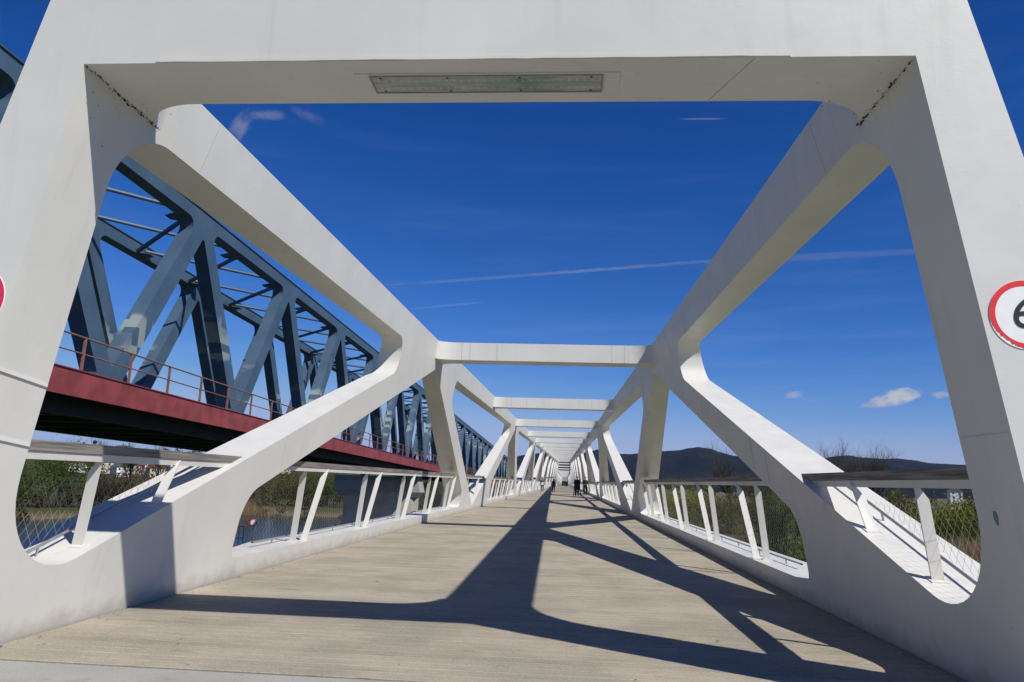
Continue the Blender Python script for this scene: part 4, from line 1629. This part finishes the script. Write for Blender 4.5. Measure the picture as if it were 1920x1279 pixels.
def person(loc, height, rz, top, legs, hair, label, stride=0.16, hands='swing', bag=None, bulk=1.18):
    s = height / 1.78
    root = thing('person', label, 'person', loc, None, rz)
    J = {'pelvis': ((0, 0, 0.94), 0.155), 'waist': ((0, 0, 1.08), 0.135), 'chest': ((0, -0.01, 1.30), 0.165), 'neck0': ((0, 0, 1.46), 0.085), 'neck': ((0, 0.005, 1.53), 0.056),
         'head0': ((0, 0.01, 1.60), 0.082), 'head1': ((0, 0.015, 1.70), 0.088), 'head2': ((0, 0.01, 1.755), 0.055)}
    E = [('pelvis', 'waist'), ('waist', 'chest'), ('chest', 'neck0'), ('neck0', 'neck'), ('neck', 'head0'), ('head0', 'head1'), ('head1', 'head2')]
    for sd, sg in (('l', -1), ('r', 1)):
        st = stride * sg
        J['hip' + sd] = ((0.10 * sg, 0, 0.88), 0.105)
        J['knee' + sd] = ((0.11 * sg, 0.03 + st * 0.55, 0.49), 0.066)
        J['ank' + sd] = ((0.11 * sg, st - 0.02, 0.09), 0.045)
        J['toe' + sd] = ((0.12 * sg, st + 0.15, 0.04), 0.036)
        E += [('pelvis', 'hip' + sd), ('hip' + sd, 'knee' + sd), ('knee' + sd, 'ank' + sd), ('ank' + sd, 'toe' + sd)]
        J['sh' + sd] = ((0.18 * sg, 0, 1.42), 0.075)
        if hands == 'front':
            J['el' + sd] = ((0.26 * sg, 0.03, 1.15), 0.052)
            J['wr' + sd] = ((0.07 * sg, 0.24, 1.05), 0.036)
            J['hd' + sd] = ((0.02 * sg, 0.26, 1.03), 0.036)
        elif hands == 'push':
            J['el' + sd] = ((0.25 * sg, 0.02, 1.14), 0.052)
            J['wr' + sd] = ((0.21 * sg, 0.28, 1.03), 0.036)
            J['hd' + sd] = ((0.20 * sg, 0.36, 1.01), 0.036)
        else:
            J['el' + sd] = ((0.26 * sg, -0.4 * st, 1.13), 0.050)
            J['wr' + sd] = ((0.27 * sg, -0.9 * st + 0.06, 0.88), 0.036)
            J['hd' + sd] = ((0.27 * sg, -1.0 * st + 0.08, 0.79), 0.036)
        E += [('chest', 'sh' + sd), ('sh' + sd, 'el' + sd), ('el' + sd, 'wr' + sd), ('wr' + sd, 'hd' + sd)]
    names = list(J)
    me = bpy.data.meshes.new('figure')
    me.from_pydata([tuple(c * s for c in J[k][0]) for k in names], [(names.index(a), names.index(b)) for a, b in E], [])
    o = bpy.data.objects.new('figure', me)
    COL.objects.link(o)
    o.modifiers.new('skin', 'SKIN')
    if not me.skin_vertices:
        me.attributes.new('skin', 'FLOAT', 'POINT')
    for i, k in enumerate(names):
        sv = me.skin_vertices[0].data[i]
        r_ = J[k][1] * s * (1.0 if k.startswith(('head', 'neck', 'hd', 'wr', 'toe')) else bulk)
        flat = 0.72 if k in ('pelvis', 'waist', 'chest') else 1.0
        sv.radius = (r_, r_ * flat)
        sv.use_root = (k == 'pelvis')
    o.modifiers.new('sub', 'SUBSURF').levels = 1
    dg = bpy.context.evaluated_depsgraph_get()
    bme = bpy.data.meshes.new_from_object(o.evaluated_get(dg))
    bpy.data.objects.remove(o)
    bme.name = 'body'
    for m_ in (top, legs, SKIN, BLACKC):
        bme.materials.append(m_)
    for f in bme.polygons:
        z = f.center.z / s
        x = abs(f.center.x / s)
        if z > 1.52:
            f.material_index = 2
        elif z < 0.11:
            f.material_index = 3
        elif z < 0.90 and x < 0.235:
            f.material_index = 1
        else:
            f.material_index = 0
        hz_ = [Vector(J[h][0]) * s for h in ('hdl', 'hdr')]
        if min((f.center - q).length for q in hz_) < 0.075 * s:
            f.material_index = 2
        f.use_smooth = True
    body = link('body', bme, root)
    mb = MB()
    N = 12
    ringz = [(1.655, 0.094), (1.70, 0.098), (1.745, 0.086), (1.785, 0.05)]
    for zz, rr in ringz:
        for i in range(N):
            a = 2 * math.pi * i / N
            mb.v.append((rr * math.cos(a) * s, (rr * 1.1 * math.sin(a) - (0.004 if zz > 1.7 else 0.02)) * s, zz * s))
    for j in range(len(ringz) - 1):
        for i in range(N):
            a0 = j * N + i
            a1 = j * N + (i + 1) % N
            # leave the face open at the front
            if j < 1 and mb.v[a0][1] > 0.03 * s:
                continue
            mb.f.append((a0, a1, a1 + N, a0 + N))
            mb.mi.append(0)
    mb.f.append(tuple((len(ringz) - 1) * N + i for i in range(N)))
    mb.mi.append(0)
    link('hair', mb.mesh('hair', hair, True), root)
    if bag:
        mb = MB()
        bx, by, bz, bm_ = bag
        mb.quadbox([(bx - 0.16, by - 0.07, bz - 0.17), (bx + 0.16, by - 0.07, bz - 0.17), (bx + 0.16, by + 0.07, bz - 0.17), (bx - 0.16, by + 0.07, bz - 0.17),
                    (bx - 0.13, by - 0.03, bz + 0.15), (bx + 0.13, by - 0.03, bz + 0.15), (bx + 0.13, by + 0.03, bz + 0.15), (bx - 0.13, by + 0.03, bz + 0.15)])
        bo = link('bag', mb.mesh('bag', bm_), root)
        bevel(bo, 0.03, 2)
    return root
PI = math.pi
person((1.05, 70.0, 0), 1.82, PI, NAVY, BLACKC, HAIRD, 'person in dark navy coat pushing a dark pushchair along the deck', 0.15, 'push', None, 1.45)
person((2.02, 78.5, 0), 1.84, PI, BLACKC, BLACKC, HAIRD, 'person dressed in black with clasped hands, right beside the pushchair', 0.13, 'front', None, 1.38)
person((-3.0, 98.0, 0), 1.82, 0.1, SLATE, BLACKC, HAIRG, 'person in slate blue top with a pale bag at the left railing', 0.14, 'swing', (0.0, -0.18, 1.0, PALEC))
person((-1.45, 92.0, 0), 1.60, 0.0, BLACKC, BLACKC, HAIRD, 'small person all in black walking at the edge of the long shadow', 0.15)
person((0.25, 225.0, 0), 1.75, 0.0, BLACKC, BLACKC, HAIRD, 'tiny distant person in dark clothes in the middle of the deck', 0.15)
# pushchair
pc = thing('pushchair', 'dark pushchair with large hood rolling ahead of the person in navy', 'pushchair', (1.05, 69.0, 0), None, PI)
pc.scale = (1.2, 1.15, 1.15)
mb = MB()
for sg in (-1, 1):
    mb.tube((0.24 * sg, -0.42, 1.01), (0.22 * sg, 0.05, 0.62), 0.016, n=6)
    mb.tube((0.22 * sg, 0.05, 0.62), (0.22 * sg, 0.42, 0.16), 0.016, n=6)
    mb.tube((0.22 * sg, 0.10, 0.58), (0.24 * sg, -0.28, 0.16), 0.016, n=6)
mb.tube((-0.24, -0.42, 1.01), (0.24, -0.42, 1.01), 0.02, n=6)
link('frame', mb.mesh('frame', BLACKC), pc)
bm = bmesh.new()
bmesh.ops.create_uvsphere(bm, u_segments=14, v_segments=8, radius=0.30)
for v in bm.verts:
    v.co = Vector((v.co.x * 0.85, v.co.y * 1.25 + 0.08, max(v.co.z, -0.13) + 0.72))
me = bpy.data.meshes.new('hooded_seat')
bm.to_mesh(me)
bm.free()
me.materials.append(BLACKC)
link('hooded_seat', me, pc)
wm = None
for sx in (-1, 1):
    for yy in (0.42, -0.28):
        if wm is None:
            mb = MB()
            for i in range(16):
                a, b = 2 * PI * i / 16, 2 * PI * (i + 1) / 16
                mb.tube((0, 0.145 * math.cos(a), 0.145 * math.sin(a)), (0, 0.145 * math.cos(b), 0.145 * math.sin(b)), 0.02, n=5, cap=False)
            for i in range(4):
                a = PI * i / 4
                mb.tube((0, -0.14 * math.cos(a), -0.14 * math.sin(a)), (0, 0.14 * math.cos(a), 0.14 * math.sin(a)), 0.006, n=4, cap=False)
            wm = mb.mesh('wheel', BLACKC)
        link('wheel', wm, pc, (0.25 * sx, yy, 0.165))

# ------------------------------------------------------------------ haze in the valley
mb = MB()
mb.box((-9500, -4500, -40), (9500, 9500, 420))
hz_o = link('haze', mb.mesh('haze', None))
hz_o['kind'] = 'stuff'
hm = bpy.data.materials.new('haze')
hm.use_nodes = True
hm.node_tree.nodes.clear()
ho = hm.node_tree.nodes.new('ShaderNodeOutputMaterial')
pv = hm.node_tree.nodes.new('ShaderNodeVolumePrincipled')
pv.inputs['Color'].default_value = (0.36, 0.55, 1.0, 1)
pv.inputs['Density'].default_value = 0.000018
hm.node_tree.links.new(pv.outputs[0], ho.inputs['Volume'])
hz_o.data.materials.clear()
hz_o.data.materials.append(hm)
